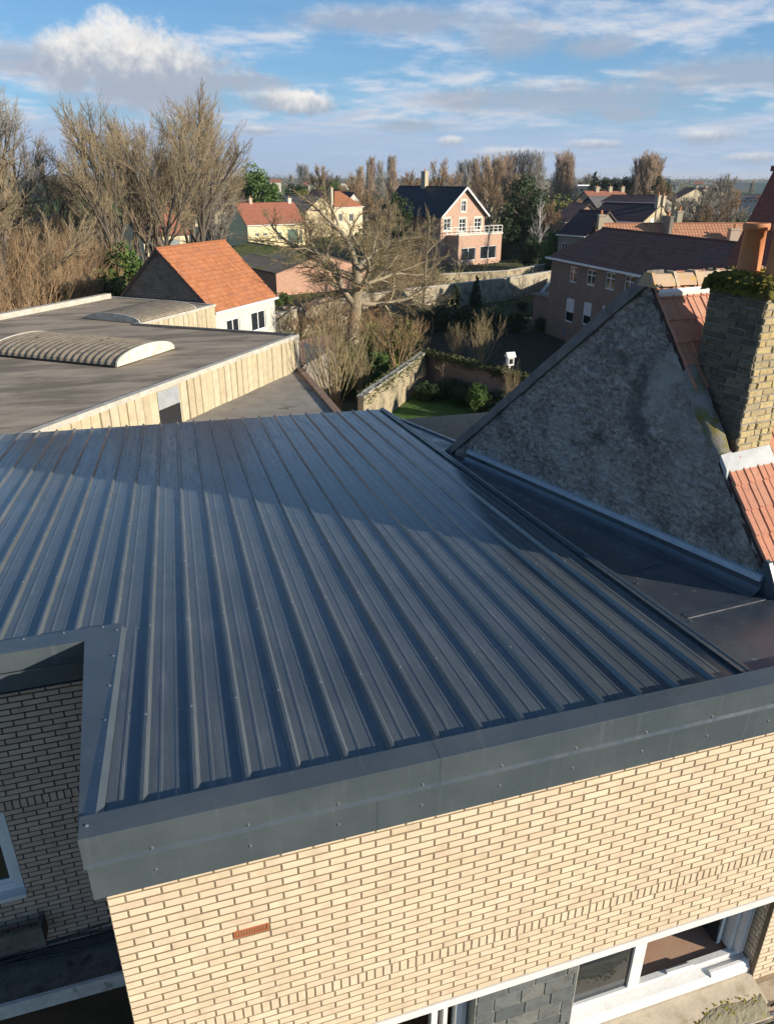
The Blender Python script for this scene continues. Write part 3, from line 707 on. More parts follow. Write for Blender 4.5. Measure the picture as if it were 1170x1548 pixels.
mb = MB(); mb.box(-9, -.745, 5.98, 6.54, 3.66, 3.76); wb(mb, 'canopy', mottled('grimy_concrete', (0, 0, 0), (0, 0, 0)), main)
mb = MB(); mb.box(-9, -.745, 5.94, 5.98, 3.60, 3.80); wb(mb, 'canopy_edge', mottled('weathered_white', (.50, .49, .46), (.62, .61, .58), 6, .8, c3=(.2, .2, .17), s3=5), main)
for (y, z, r, s) in ((6.50, 3.86, .012, 1), (6.46, 3.82, .010, 2), (6.40, 3.80, .014, 3), (6.50, 3.93, .008, 5)):
    mb = MB(); mb.tube([(-9 + i * .25, y + .012 * math.sin(i * .9 + s), z + .012 * math.sin(i * 1.1 + s)) for i in range(34)], r, 6)
    wb(mb, 'cable', MATS['black_cable'], main)
mb = MB(); mb.box(-9, -.745, 6.30, 6.36, 0, 3.66); wb(mb, 'shop_wall', mottled('shade_brown_shop', (.05, .035, .025), (.03, .022, .018), 2, .6), main)  # near-black brown puts the shade under the canopy into the wall colour

# ================================================================== NEIGHBOUR WITH THE OLD GABLE
nb = thing('old_gable_house', 'old house with rough grey rendered gable, orange tiles and a mossy brick chimney', 'house', (5.651, 5.265, 0))
Bp = Vector((5.651, 5.265)); dg = Vector((-.1336, .9910)); eg = Vector((.9910, .1336))
def G(s, t, z): return Vector((Bp.x + dg.x * s + eg.x * t, Bp.y + dg.y * s + eg.y * t, z))
S_A, Z_A, Z_F, SLB = 2.094, 10.70, 8.24, .81
def gtop(s): return Z_F + (Z_A - Z_F) * s / S_A if s < S_A else Z_A - SLB * (s - S_A)
mb = MB(); V = []; Fs = []; ns, nz = 230, 120
for i in range(ns + 1):
    s = 9.0 * i / ns; zt_ = gtop(s); zb = 4.0 if s > 5.6 else 7.2
    for j in range(nz + 1):
        z = zb + (zt_ - zb) * j / nz
        d = .030 * (noise.noise(Vector((s * 6, z * 9, 3))) + .6 * noise.noise(Vector((s * 15, z * 22, 7)))) + .03 * noise.noise(Vector((s * 1.1, z * 1.1, 9)))
        V.append(G(s, -d - .0, z))
for i in range(ns):
    for j in range(nz): a = i * (nz + 1) + j; Fs.append((a, a + 1, a + nz + 2, a + nz + 1))
mb.mesh_part(V, Fs)
def render_fn(g, b, t):
    p = g.n('ShaderNodeNewGeometry').outputs['Position']
    m = g.n('ShaderNodeMapping', i={0: p, 3: (1, 1.0, 1.8)}).outputs[0]
    n = g.noise(m, 3.2, 7, .7); n2 = g.noise(m, 11, 6, .7); n3 = g.noise(m, 45, 4, .75); big = g.noise(p, .9, 4, .6)
    vo = g.n('ShaderNodeTexVoronoi', feature='F1', i={'Vector': m, 'Scale': 9.0, 'Randomness': 1.0})
    c = g.mix(g.ramp(n2, .36, .62), (.17, .143, .118), (.50, .435, .365))
    c = g.mix(g.ramp(n, .40, .60, 0, .65), c, (.20, .18, .16))
    vc = g.n('ShaderNodeTexVoronoi', feature='F1', i={'Vector': g.vm('ADD', m, (0, 0, 0)), 'Scale': 21.0}); vs_ = g.n('ShaderNodeSeparateColor', i={0: vc.outputs['Color']})
    c = g.mix(g.m('MULTIPLY', g.ramp(vs_.outputs[0], .55, .75), .38), c, (.44, .40, .35)); c = g.mix(g.m('MULTIPLY', g.ramp(vs_.outputs[1], .6, .8), .42), c, (.07, .062, .055))
    c = g.mix(g.m('MULTIPLY', g.ramp(n3, .50, .70), .6), c, (.62, .57, .51))
    c = g.mix(g.m('MULTIPLY', g.ramp(big, .50, .64), .35), c, (.46, .44, .41))
    sp_ = g.n('ShaderNodeSeparateXYZ', i={0: p}); dist = g.m('ABSOLUTE', g.m('ADD', g.m('SUBTRACT', sp_.outputs[1], 6.95), g.m('MULTIPLY', g.m('SUBTRACT', sp_.outputs[2], 9.7), .62))); blob = g.m('MULTIPLY', g.ramp(g.m('ADD', dist, g.m('MULTIPLY', g.m('SUBTRACT', n2, .5), .5)), .10, .26, 1, 0), g.ramp(g.m('ABSOLUTE', g.m('SUBTRACT', sp_.outputs[2], 9.6)), .25, .55, 1, 0))
    c = g.mix(g.m('MULTIPLY', blob, .8), c, (.42, .385, .35))
    c = g.mix(g.m('MULTIPLY', g.ramp(g.noise(p, 1.7, 5, .7), .52, .66), .7), c, (.08, .076, .07))
    setin(t, b, 'Base Color', c)
    bump(g, t, b, g.m('ADD', g.m('MULTIPLY', n3, .5), g.m('ADD', n2, g.m('MULTIPLY', vo.outputs[0], .6))), .9, .03)
wb(mb, 'gable_wall', mat('rough_grey_gable', (.2, .2, .2), .95, 0, render_fn, .15), nb)
mb = MB()     # other walls
P = [G(0, 0, 0), G(0, 8, 0), G(9, 8, 0), G(9, 0, 0)]
mb.face([G(.05, .05, 0), G(.05, 8, 0), G(.05, 8, 8.2), G(.05, .05, 8.2)]); mb.face([G(9, .05, 0), G(9, .05, 5.1), G(9, 8, 5.1), G(9, 8, 0)])
mb.face([G(0, 8, 0), G(9, 8, 0), G(9, 8, gtop(9)), G(S_A, 8, Z_A), G(0, 8, Z_F)]); mb.face([G(.05, .1, 0), G(.05, .1, 8.2), G(S_A, .1, Z_A - .1), G(9, .1, gtop(9) - .1), G(9, .1, 0)])
wb(mb, 'wall', M_wgrey, nb)
# verge of the back slope
mb = MB()
n = 14
for k in range(n):
    s0 = S_A + .02 + k * (6.9 / n); s1 = s0 + 6.9 / n - .006; o = .004 * (k % 2)
    up = Vector((0, 0, 1))
    a = [G(s0, -.045 - o, gtop(s0) + .01), G(s0, .20, gtop(s0) + .01), G(s1, .20, gtop(s1) + .01), G(s1, -.045 - o, gtop(s1) + .01)]
    mb.hexa(a + [p + Vector((0, 0, .17 + o)) for p in a])
wb(mb, 'verge_coping', mottled('grey_coping', (.17, .155, .14), (.23, .21, .19), 6, .95, c3=(.10, .09, .07), s3=3, b=.6), nb)
# back slope
mb = MB(); a = [G(S_A, .2, Z_A), G(S_A, 8, Z_A), G(9.2, 8, gtop(9.2)), G(9.2, .2, gtop(9.2))]
mb.face(a); wb(mb, 'back_roof', M_panB, nb)
# front slope tiles, one by one
up_s = (G(S_A, 0, Z_A) - G(0, 0, Z_F)); SL = up_s.length; up_s = up_s / SL
eg3 = Vector((eg.x, eg.y, 0)); nrm = eg3.cross(up_s).normalized()
def tile_mesh(w=.205, l=.345, t=.016):
    mb = MB(); xs = [(0, 0), (.008, .012), (.022, .012), (.030, 0), (w * .5 - .012, 0), (w * .5 - .004, .007), (w * .5 + .004, .007), (w * .5 + .012, 0), (w, 0)]
    n = len(xs); V = []
    for (y, dz) in ((0, 0), (l, 0)):
        for (x, z) in xs: V.append((x, y, z + t))
    for (x, z) in xs: V.append((x, 0, 0))
    Fs = [(i, i + 1, n + i + 1, n + i) for i in range(n - 1)] + [(2 * n + i, 2 * n + i + 1, i + 1, i) for i in range(n - 1)]
    V += [(0, l, 0), (w, l, 0)]; Fs += [(2 * n, 0, n, 3 * n), (3 * n - 1, 3 * n + 1, 2 * n - 1, n - 1)]
    mb.mesh_part(V, Fs)
    mb.box(w * .25 - .006, w * .25 + .006, -.001, .018, t + .000, t + .004)
    return mb
tmesh = tile_mesh().data('roof_tile', M_tile)
Mt = Matrix(((eg3.x, up_s.x, nrm.x, 0), (eg3.y, up_s.y, nrm.y, 0), (eg3.z, up_s.z, nrm.z, 0), (0, 0, 0, 1)))
rs = random.Random(21); tw, gauge = .205, .280
inv_nb = Matrix.Translation(nb.location).inverted()
cnt = 0
for r_ in range(12):
    for c_ in range(-1, 26):
        t0 = c_ * tw + .012; sl = r_ * gauge - .05
        if c_ < 0: continue
        # leave out tiles inside the chimney
        sc = (sl + .14) / SL * S_A
        if .12 < t0 + tw / 2 - .0 < .62 and .80 < sc < 1.50: continue
        if c_ == 0 and .66 < sc < 1.30: continue
        tilt = Matrix.Rotation(-R(2.6) + rs.uniform(-.006, .006), 4, 'X')
        o = G(0, 0, Z_F) + eg3 * (t0 + rs.uniform(-.003, .003)) + up_s * sl + nrm * (.030 + rs.uniform(0, .003))
        link('roof_tile', tmesh, nb, M=inv_nb @ Matrix.Translation(o) @ Mt @ tilt)
        cnt += 1
mb = MB()     # boarding under the tiles, with dark verge edge
a = [G(-.03, .0, Z_F - .10), G(-.03, 8, Z_F - .10), G(S_A, 8, Z_A - .06), G(S_A, .0, Z_A - .06)]
mb.hexa(a + [p + nrm * .06 for p in a]); wb(mb, 'roof_boarding', mat('dark_timber', (.06, .035, .03), .9), nb)
# ridge tiles
for k in range(14):
    mb = MB(); t0 = -.03 + k * .32; V = []; o = .012 * (k % 2)
    prof = [(-.13, -.05), (-.10, .015), (-.045, .075), (.045, .075), (.10, .015), (.13, -.05)]
    for t in (t0, t0 + .315):
        for (q, z) in prof: V.append(G(S_A + q, t, Z_A + .045 + z + (.008 if t == t0 else 0)))
    for t in (t0, t0 + .315):
        for (q, z) in prof: V.append(G(S_A + q * .85, t, Z_A + .03 + z - .008))
    n = 6; Fs = [(i, i + 1, n + i + 1, n + i) for i in range(5)] + [(2 * n + i, i, i + 1, 2 * n + i + 1)[::-1] for i in range(5)] + [(3 * n + i, 3 * n + i + 1, n + i + 1, n + i)[::-1] for i in range(5)]
    mb.mesh_part(V, Fs)
    V = [G(S_A - .145, t0 - .018, Z_A - .01), G(S_A + .145, t0 - .018, Z_A - .01), G(S_A + .145, t0 + .028, Z_A - .01), G(S_A - .145, t0 + .028, Z_A - .01)]
    mb.hexa(V + [G(S_A - .055, t0 - .018, Z_A + .145), G(S_A + .055, t0 - .018, Z_A + .145), G(S_A + .055, t0 + .028, Z_A + .145), G(S_A - .055, t0 + .028, Z_A + .145)])
    wb(mb, 'ridge_tile', M_ridget, nb)
mb = MB(); a = [G(S_A - .15, .02, Z_A - .085), G(S_A - .13, .02, Z_A - .055), G(S_A - .13, 7, Z_A - .055), G(S_A - .15, 7, Z_A - .085)]
mb.hexa([p + Vector((0, 0, -.02)) for p in (a[0], a[3], a[2], a[1])] + [p + Vector((-.0, -.01, .03)) for p in (a[0], a[3], a[2], a[1])]); wb(mb, 'ridge_mortar', M_white, nb)
# upstand + zinc strip
def strip(mb, s0, s1, t0, t1, ha, hb):
    n = 12
    for k in range(n):
        p = []
        for (s, t) in ((s0 + (s1 - s0) * k / n, t1), (s0 + (s1 - s0) * k / n, t0), (s0 + (s1 - s0) * (k + 1) / n, t0), (s0 + (s1 - s0) * (k + 1) / n, t1)):
            q = G(s, t, 0); b = RP(*ab(q.x, q.y), 0).z; p.append((q, b))
        mb.hexa([Vector((q.x, q.y, b + ha)) for (q, b) in p] + [Vector((q.x, q.y, b + hb)) for (q, b) in p])
mb = MB(); strip(mb, -.12, 5.72, -.055, .02, -.08, .115); wb(mb, 'upstand', M_memb, nb)
mb = MB(); strip(mb, -.10, 5.70, -.068, -.030, .110, .172); strip(mb, -.10, 5.70, -.066, .0, .166, .176); wb(mb, 'zinc_strip', M_zinc, nb)
mb = MB()
n = 24; V = []
for k in range(n + 1):
    s = -.12 + 5.84 * k / n
    for (t, h) in ((-.05, .05), (-.075, .01), (-.12, -.020), (-.20, -.034)):
        q = G(s, t, 0); V.append(Vector((q.x, q.y, RP(*ab(q.x, q.y), h).z)))
mb.mesh_part(V, [(k * 4 + i, k * 4 + i + 1, k * 4 + 5 + i, k * 4 + 4 + i) for k in range(n) for i in range(3)])
wb(mb, 'membrane_fillet', M_memb, nb, smooth=True)
mb = MB(); mb.hexa([G(-.30, .0, 7.9), G(-.30, 4, 7.9), G(0, 4, 7.9), G(0, .0, 7.9), G(-.10, .02, 8.16), G(-.10, 4, 8.16), G(.02, 4, 8.19), G(.02, .02, 8.19)]); wb(mb, 'eave_flashing', mottled('grey_zinc', (.22, .27, .28), (.27, .31, .32), 4, .5, b=.05), nb)
mb = MB(); mb.hexa([G(-.34, -.02, 7.9), G(-.34, .03, 7.9), G(.0, .03, 7.9), G(.0, -.02, 7.9), G(-.13, -.025, 8.26), G(-.13, .022, 8.26), G(-.08, .022, 8.28), G(-.08, -.025, 8.28)]); wb(mb, 'end_flashing', M_flash, nb)
# chimney
ch = bpy.data.objects.new('chimney', None); COL.objects.link(ch); ch.parent = nb; ch['label'] = 'old weathered brick chimney with moss on top'
C0 = Vector((5.77, 6.007)); CW, CD, CZ0, CZ1 = .50, .72, 8.7, 10.83
ch.location = (C0.x - nb.location.x, C0.y - nb.location.y, 0); ch.rotation_euler = (0, 0, math.atan2(eg.y, eg.x))
mb = MB(); mb.box(.004, CW - .004, .004, CD - .004, CZ0, CZ1); mb.build('chimney_core', M_chmortar, ch)
rs = random.Random(31); chh = .0735
nc = int((CZ1 - CZ0) / chh)
def chb(l, h, k, m):
    vs, fs = brick_mesh(l, h, .034, .007); q = random.Random(k); vs = [(v[0] + q.uniform(-.004, .004), v[1] + q.uniform(-.003, .003), v[2] + q.uniform(-.004, .004)) for v in vs]
    b = MB(); b.mesh_part(vs, fs); return b.data('brick', m)
variants = {}
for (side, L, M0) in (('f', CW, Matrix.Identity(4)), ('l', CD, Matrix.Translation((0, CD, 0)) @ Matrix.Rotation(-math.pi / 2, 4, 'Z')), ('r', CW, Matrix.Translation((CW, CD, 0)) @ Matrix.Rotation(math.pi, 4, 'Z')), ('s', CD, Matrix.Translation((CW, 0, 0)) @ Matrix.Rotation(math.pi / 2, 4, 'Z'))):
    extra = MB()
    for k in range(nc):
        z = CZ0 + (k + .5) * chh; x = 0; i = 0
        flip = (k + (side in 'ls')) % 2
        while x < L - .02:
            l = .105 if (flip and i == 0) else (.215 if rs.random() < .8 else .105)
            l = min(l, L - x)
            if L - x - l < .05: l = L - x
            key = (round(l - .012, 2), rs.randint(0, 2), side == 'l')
            if key not in variants: variants[key] = chb(max(.03, key[0]), chh - .013, key[1] * 7 + int(key[0] * 100), M_dkbrick if side == 'l' else M_chbrick)
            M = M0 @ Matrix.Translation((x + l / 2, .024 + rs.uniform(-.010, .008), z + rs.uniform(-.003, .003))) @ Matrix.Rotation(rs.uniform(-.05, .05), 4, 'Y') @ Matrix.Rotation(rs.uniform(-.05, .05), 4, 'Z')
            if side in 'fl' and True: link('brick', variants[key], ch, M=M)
            else:
                me = variants[key]; extra.mesh_part([M @ v.co for v in me.vertices], [tuple(p.vertices) for p in me.polygons])
            x += l; i += 1
    if extra.v: extra.build('brick_courses', M_chbrick, ch, kind='stuff')
# rough top and moss
mb = MB(); V = []; nx, ny = 30, 42
for i in range(nx + 1):
    for j in range(ny + 1):
        x = -.07 + (CW + .14) * i / nx; y = -.07 + (CD + .14) * j / ny
        e = min(i, nx - i, (j), (ny - j)) / 5.0; e = min(1, e)
        h = .12 * math.sqrt(e) + .05 * noise.noise(Vector((x * 9, y * 9, 1))) + .035 * noise.noise(Vector((x * 24, y * 24, 5)))
        V.append((x + .03 * noise.noise(Vector((x * 12, y * 12, 8))), y + .03 * noise.noise(Vector((x * 12, y * 12, 18))), CZ1 - .05 + h - (.05 if e == 0 else 0)))
mb.mesh_part(V, [(i * (ny + 1) + j, (i + 1) * (ny + 1) + j, (i + 1) * (ny + 1) + j + 1, i * (ny + 1) + j + 1) for i in range(nx) for j in range(ny)])
mb.build('moss', M_moss, ch, kind='stuff', smooth=True)
mb = MB()
for i in range(300):
    side = rs.choice('fflllt')
    if side == 'f': c = (rs.uniform(0, CW), rs.uniform(-.09, -.0), CZ1 - rs.uniform(-.05, .05))
    elif side == 'l': c = (rs.uniform(-.10, 0), rs.uniform(0, CD), CZ1 - rs.uniform(-.05, .07))
    else: c = (rs.uniform(0, CW), rs.uniform(0, CD), CZ1 + .10)
    lump(mb, c, rs.uniform(.012, .034), rs.uniform(.010, .026), i, 8)
mb.build('moss', M_moss, ch, 'cushions of moss', 'stuff', smooth=True)
# pots
def pot(x, y, r, h, lab):
    mb = MB(); pr = [(r * 1.02, 0), (r * 1.0, h * .3), (r * .93, h * .86), (r * 1.10, h * .87), (r * 1.14, h * .90), (r * 1.14, h * .97), (r * 1.10, h), (r * .9, h), (r * .82, h * .6), (r * .82, 0)]
    mb.lathe((x, y, CZ1 + .05), pr, 28); o = mb.build('chimney_pot', M_terra, ch, lab, smooth=True)
pot(.25, .50, .113, .51, 'orange terracotta chimney pot standing in moss'); pot(.28, .17, .113, .51, 'second terracotta pot at the frame edge')
mb = MB()
for i in range(60):
    a = rs.uniform(0, 6.28); lump(mb, (.25 + .13 * math.cos(a), .50 + .13 * math.sin(a), CZ1 + .06), rs.uniform(.02, .04), rs.uniform(.02, .05), i + 900, 6)
mb.build('lichen', M_lichen, ch, kind='stuff')
# moss and mortar fillet between gable edge and chimney
mb = MB(); n = 40; V = []
for k in range(n + 1):
    s = .70 + .68 * k / n; z = gtop(s)
    for (t, dz) in ((-.035, -.05), (-.03, .03), (.05, .075), (.13, .11), (.17, .02)):
        w = noise.noise(Vector((s * 9, t * 20, 4))) * .03
        V.append(G(s, t + w * .6, z + dz + w))
mb.mesh_part(V, [(k * 5 + i, k * 5 + i + 1, k * 5 + 6 + i, k * 5 + 5 + i) for k in range(n) for i in range(4)])
wb(mb, 'mortar_fillet', mottled('mossy_fillet', (.22, .20, .17), (.30, .28, .25), 7, .95, c3=(.18, .15, .03), s3=2.2, lo3=.45, hi3=.6, b=.8, bd=.02), nb, smooth=True)
mb = MB()   # grey smear of cement on the gable below the verge
a = [G(.60, -.09, gtop(.60) + .01), G(.85, -.09, gtop(.85) - .02), G(.85, .30, gtop(.78) + .07), G(.60, .30, gtop(.60) + .10)]
mb = MB()
p0 = G(.72, .10, gtop(.72) + .03)
for (t0, t1) in ((-.02, .13), (.13, .70)):
    mb.hexa([G(.57, t0, gtop(.57) + .00), G(.57, t1, gtop(.57) + .00), G(.73, t1, gtop(.73) + .02), G(.73, t0, gtop(.73) + .02), G(.59, t0, gtop(.59) + .085), G(.59, t1, gtop(.59) + .085), G(.70, t1, gtop(.70) + .10), G(.70, t0, gtop(.70) + .085)])
#LEAD
wb(mb, 'lead_flashing', mottled('pale_lead', (.42, .43, .42), (.52, .52, .50), 4, .5, b=.1), nb)
# tapering stack farther right
mb = MB(); c = Vector((10.06, 9.88)); 
def sq(r, z): return [Vector((c.x + r * a, c.y + r * b, z)) for a, b in ((-1, -1), (1, -1), (1, 1), (-1, 1))]
mb.hexa(sq(1.0, 9.6) + sq(.50, 11.9)); mb.hexa(sq(.53, 11.901) + sq(.53, 11.98)); mb.hexa(sq(1.0, 7.6) + sq(1.0, 9.599))
b0 = len(mb.f)
mb.has_uv = True; mb.uv = [[(0, 0), (1.2, 0), (1.2, 3.6), (0, 3.6)]] * len(mb.f)
wb(mb, 'brick_stack', brickmat('stack_brick', (.34, .12, .08), (.28, .09, .065), (.26, .11, .08), .22, .075, .012, weather=.2), nb, 'tall tapering red brick stack at the right frame edge')

# ================================================================== BUILDINGS BEHIND
def roof_surface(mb, P0, X, Y, L, S, tw=.25, tl=.33, amp=.022, step=.02, seed=0, cols=4):
    """tiled slope: P0 lower left, X along the eave, Y up the slope; real corrugation and course steps"""
    X = Vector(X).normalized(); Y = Vector(Y).normalized(); Nn = X.cross(Y).normalized(); q = random.Random(seed)
    nx = max(1, int(round(L / tw))) * cols; ny = max(1, int(round(S / tl)))
    b = len(mb.v)
    for j in range(ny):
        jit = q.uniform(-.006, .006)
        for e in (0, 1):
            for i in range(nx + 1):
                ph_ = 2 * math.pi * i / cols
                w = amp * (.5 + .5 * math.cos(ph_)) if amp else 0.0
                sag = .03 * noise.noise(Vector((i * .02 / cols * 4, j * .15, seed)))
                P = P0 + X * (L * i / nx) + Y * (S * (j + e) / ny) + Nn * (w + (step + jit if e == 0 else jit) + sag)
                mb.v.append(tuple(P))
    W = nx + 1; mb.has_uv = True
    def add(a, c, d, e):
        mb.f.append((a, c, d, e)); mb.uv.append([(((x - b) % W) / cols + .5, ((x - b) // W + 1) // 2 + (0 if x in (a, c) else -.001)) for x in (a, c, d, e)])
    for j in range(ny):
        o = b + j * 2 * W
        for i in range(nx):
            add(o + i, o + i + 1, o + W + i + 1, o + W + i)
            if j + 1 < ny: add(o + W + i, o + W + i + 1, o + 2 * W + i + 1, o + 2 * W + i)
WIN = {}
def window(parent, s0, s1, z0, z1, y=.10, fm=None, kind='std', rail=True):
    w, h = s1 - s0, z1 - z0; key = (round(w, 2), round(h, 2), kind, (fm or M_pvc).name)
    if key not in WIN:
        mb = MB(); f = max(.05, min(.09, w * .09)); frame_rect(mb, 0, w, 0, h, -.03, .03, f)
        if kind == 'std' and rail: mb.box(w / 2 - f / 2, w / 2 + f / 2, -.028, .028, f, h - f)
        if kind == 'cross': mb.box(w / 2 - f / 2, w / 2 + f / 2, -.028, .028, f, h - f); mb.box(f, w / 2 - f / 2, -.025, .025, h * .62, h * .62 + f * .8); mb.box(w / 2 + f / 2, w - f, -.025, .025, h * .62, h * .62 + f * .8)
        if kind == 'shutter':
            for k in range(int(h * .55 / .06)): mb.box(f, w - f, -.05, -.03, h - f - .06 * (k + 1) + .004, h - f - .06 * k)
        p = MB(); p.box(f * .8, w - f * .8, -.004, .004, f * .8, h - f * .8)
        WIN[key] = (mb.data('window', fm or M_pvc), p.data('pane', M_glass))
    a, b = WIN[key]; o = link('window', a, parent, M=Matrix.Translation((s0, y, z0))); link('pane', b, o); return o
def door(parent, s0, s1, z0, z1, m, y=.10):
    mb = MB(); w = s1 - s0
    n = max(2, int(w / .25))
    for k in range(n): mb.box(s0 + w * k / n + .01, s0 + w * (k + 1) / n - .01, y - .03, y + .03, z0, z1)
    mb.box(s0, s1, y + .032, y + .05, z0, z1); return mb.build('door', m, parent)
def chimney_mb(x, y, z0, z1, w=.55, d=.45, pots=2):
    mb = MB(); mb.box(x - w / 2, x + w / 2, y - d / 2, y + d / 2, z0, z1); mb.box(x - w / 2 - .06, x + w / 2 + .06, y - d / 2 - .06, y + d / 2 + .06, z1 + .003, z1 + .13)
    return mb
def house(label, A, B, W, he, hr, roof='par', rm=None, wm=None, wins=(), doors=(), chim=(), over=.25, cat='house', name='house', rt='pan', tw=.27, tl=.35, hip=1.0, gut=True, side_wins=(), skylights=(), side_wm=None, amp=None):
    A = Vector((A[0], A[1])); B = Vector((B[0], B[1])); dv = B - A; L = dv.length
    t = thing(name, label, cat, (A.x, A.y, 0), math.atan2(dv.y, dv.x))
    rm = rm or M_panB; wm = wm or M_wcream
    holes = [(w[0], w[1], w[2], w[3]) for w in wins] + [(w[0], w[1], w[2], w[3]) for w in doors]
    mb = MB(); gbl = (L / 2, hr) if roof == 'perp' else None
    if roof == 'perp':
        low = [h for h in holes if h[3] <= he]; hi = [h for h in holes if h[3] > he]
        wall_faces(mb, 0, L, 0, he, low, dep=.2)
        # triangle with optional openings made from strips
        zs = sorted({he, hr, *[h[2] for h in hi if h[2] > he], *[h[3] for h in hi]})
        for a_, b_ in zip(zs[:-1], zs[1:]):
            xa = L / 2 * (a_ - he) / (hr - he); xb = L / 2 * (b_ - he) / (hr - he); cut = [h for h in hi if h[2] < (a_ + b_) / 2 < h[3]]
            e = [((xa, a_), (xb, b_)), ((L - xa, a_), (L - xb, b_))]
            if cut:
                h = cut[0]
                mb.face([(xa, 0, a_), (h[0], 0, a_), (h[0], 0, b_), (xb, 0, b_)], [(xa, a_), (h[0], a_), (h[0], b_), (xb, b_)])
                mb.face([(h[1], 0, a_), (L - xa, 0, a_), (L - xb, 0, b_), (h[1], 0, b_)], [(h[1], a_), (L - xa, a_), (L - xb, b_), (h[1], b_)])
            else: mb.face([(xa, 0, a_), (L - xa, 0, a_), (L - xb, 0, b_), (xb, 0, b_)], [(xa, a_), (L - xa, a_), (L - xb, b_), (xb, b_)])
    else: wall_faces(mb, 0, L, 0, he, holes, dep=.2)
    if side_wm: bk = MB(); bk.face([(0, W, 0), (0, W, he), (L, W, he), (L, W, 0)], [(0, 0), (0, he), (L, he), (L, 0)]); bk.build('wall', wm, t)
    else: mb.face([(0, W, 0), (0, W, he), (L, W, he), (L, W, 0)], [(0, 0), (0, he), (L, he), (L, 0)])
    for x in (0, L):
        sides = MB() if side_wm else mb
        if roof == 'par': sides.face([(x, 0, 0), (x, W, 0), (x, W, he), (x, W / 2, hr), (x, 0, he)], [(0, 0), (W, 0), (W, he), (W / 2, hr), (0, he)])
        else: mb.face([(x, 0, 0), (x, W, 0), (x, W, he), (x, 0, he)], [(0, 0), (W, 0), (W, he), (0, he)])
        if side_wm: sides.build('wall', side_wm, t)
    if roof == 'perp': mb.face([(0, W, he), (L, W, he), (L / 2, W, hr)])
    mb.build('wall', wm, t)
    b2 = MB(); b2.box(.3, L - .3, .5, .52, .1, he - .1); b2.build('dark_interior', M_dark, t)  # dark sheet stands in for the unlit interior behind the windows
    for w in wins: window(t, w[0], w[1], w[2], w[3], fm=(w[5] if len(w) > 5 else None), kind=(w[4] if len(w) > 4 else 'std'))
    for w in doors: door(t, w[0], w[1], w[2], w[3], w[4])
    for w in side_wins:      # windows proud on the right gable
        mb = MB(); f = .08; frame_rect(mb, 0, w[1] - w[0], 0, w[3] - w[2], -.03, .05, f); mb.box(f, w[1] - w[0] - f, 0, .02, f, w[3] - w[2] - f)
        o = mb.build('window', M_pvc, t); o.matrix_local = Matrix.Translation((L + .01, w[0], w[2])) @ Matrix.Rotation(math.pi / 2, 4, 'Z')
    amp, stp = (.024, .022) if rt == 'pan' else (0, .016)
    if amp: stp = .035
    amp = amp or (.024 if rt == 'pan' else 0)
    cols = 4 if rt == 'pan' else 1
    if rt == 'corr': amp, stp, cols = .035, .004, 4
    ex = (tw, tl)
    mb = MB()
    if roof == 'par':
        for sgn in (0, 1):
            Y = Vector((0, W / 2, hr - he)) if not sgn else Vector((0, -W / 2, hr - he)); S = Y.length; Yn = Y.normalized()
            P0 = Vector((-over, 0, he)) if not sgn else Vector((L + over, W, he)); X = Vector((1, 0, 0)) if not sgn else Vector((-1, 0, 0))
            P0 = P0 - Yn * over + Vector((0, 0, .06)); roof_surface(mb, P0, X, Y, L + 2 * over, S + over, tw, tl, amp, stp, len(label), cols)
            Nn = X.cross(Yn); a = [P0, P0 + X * (L + 2 * over), P0 + X * (L + 2 * over) + Yn * (S + over), P0 + Yn * (S + over)]
            sl = MB(); sl.hexa([p - Nn * .12 for p in a] + [p - Nn * .01 for p in a]); sl.build('roof_edge', mat('roof_timber', (.10, .075, .06), .8), t)
        mb2 = MB(); mb2.tube([(-over, W / 2, hr + .05), (L + over, W / 2, hr + .05)], .11, 8); mb2.build('ridge', rm, t)
        if gut:
            g1 = MB(); g1.box(-over, L + over, -over - .10, -over + .02, he - .16, he - .02); g1.build('gutter', M_white, t)
    elif roof == 'perp':
        for sgn in (0, 1):
            Y = Vector((L / 2, 0, hr - he)) if not sgn else Vector((-L / 2, 0, hr - he)); S = Y.length; Yn = Y.normalized()
            P0 = Vector((0, W + over, he)) if not sgn else Vector((L, -over, he)); X = Vector((0, -1, 0)) if not sgn else Vector((0, 1, 0))
            P0 = P0 - Yn * over + Vector((0, 0, .06)); roof_surface(mb, P0, X, Y, W + 2 * over, S + over, tw, tl, amp, stp, len(label), cols)
            Nn = X.cross(Yn); a = [P0, P0 + X * (W + 2 * over), P0 + X * (W + 2 * over) + Yn * (S + over), P0 + Yn * (S + over)]
            sl = MB(); sl.hexa([p - Nn * .12 for p in a] + [p - Nn * .01 for p in a]); sl.build('roof_edge', mat('roof_timber', (0, 0, 0)), t)
            q0 = Vector((-.02 if not sgn else L + .02, -over - .03, he)) - Vector((Yn.x, 0, Yn.z)) * over; q1 = q0 + Yn * (S + over)
            if gut: bb = MB(); bb.bar(q0, q1, .05, .24, Vector((0, -1, 0)).cross(Yn)); bb.build('verge_board', M_white, t)
        mb2 = MB(); mb2.tube([(L / 2, -over, hr + .05), (L / 2, W + over, hr + .05)], .11, 8); mb2.build('ridge', rm, t)
    elif roof == 'hip':
        h = W / 2 * hip; a = [Vector((-over, -over, he)), Vector((L + over, -over, he)), Vector((L + over, W + over, he)), Vector((-over, W + over, he))]; r0, r1 = Vector((min(h, L / 2), W / 2, hr)), Vector((max(L - h, L / 2), W / 2, hr))
        mb.face([a[0], a[1], r1, r0]); mb.face([a[1], a[2], r1]); mb.face([a[2], a[3], r0, r1]); mb.face([a[3], a[0], r0])
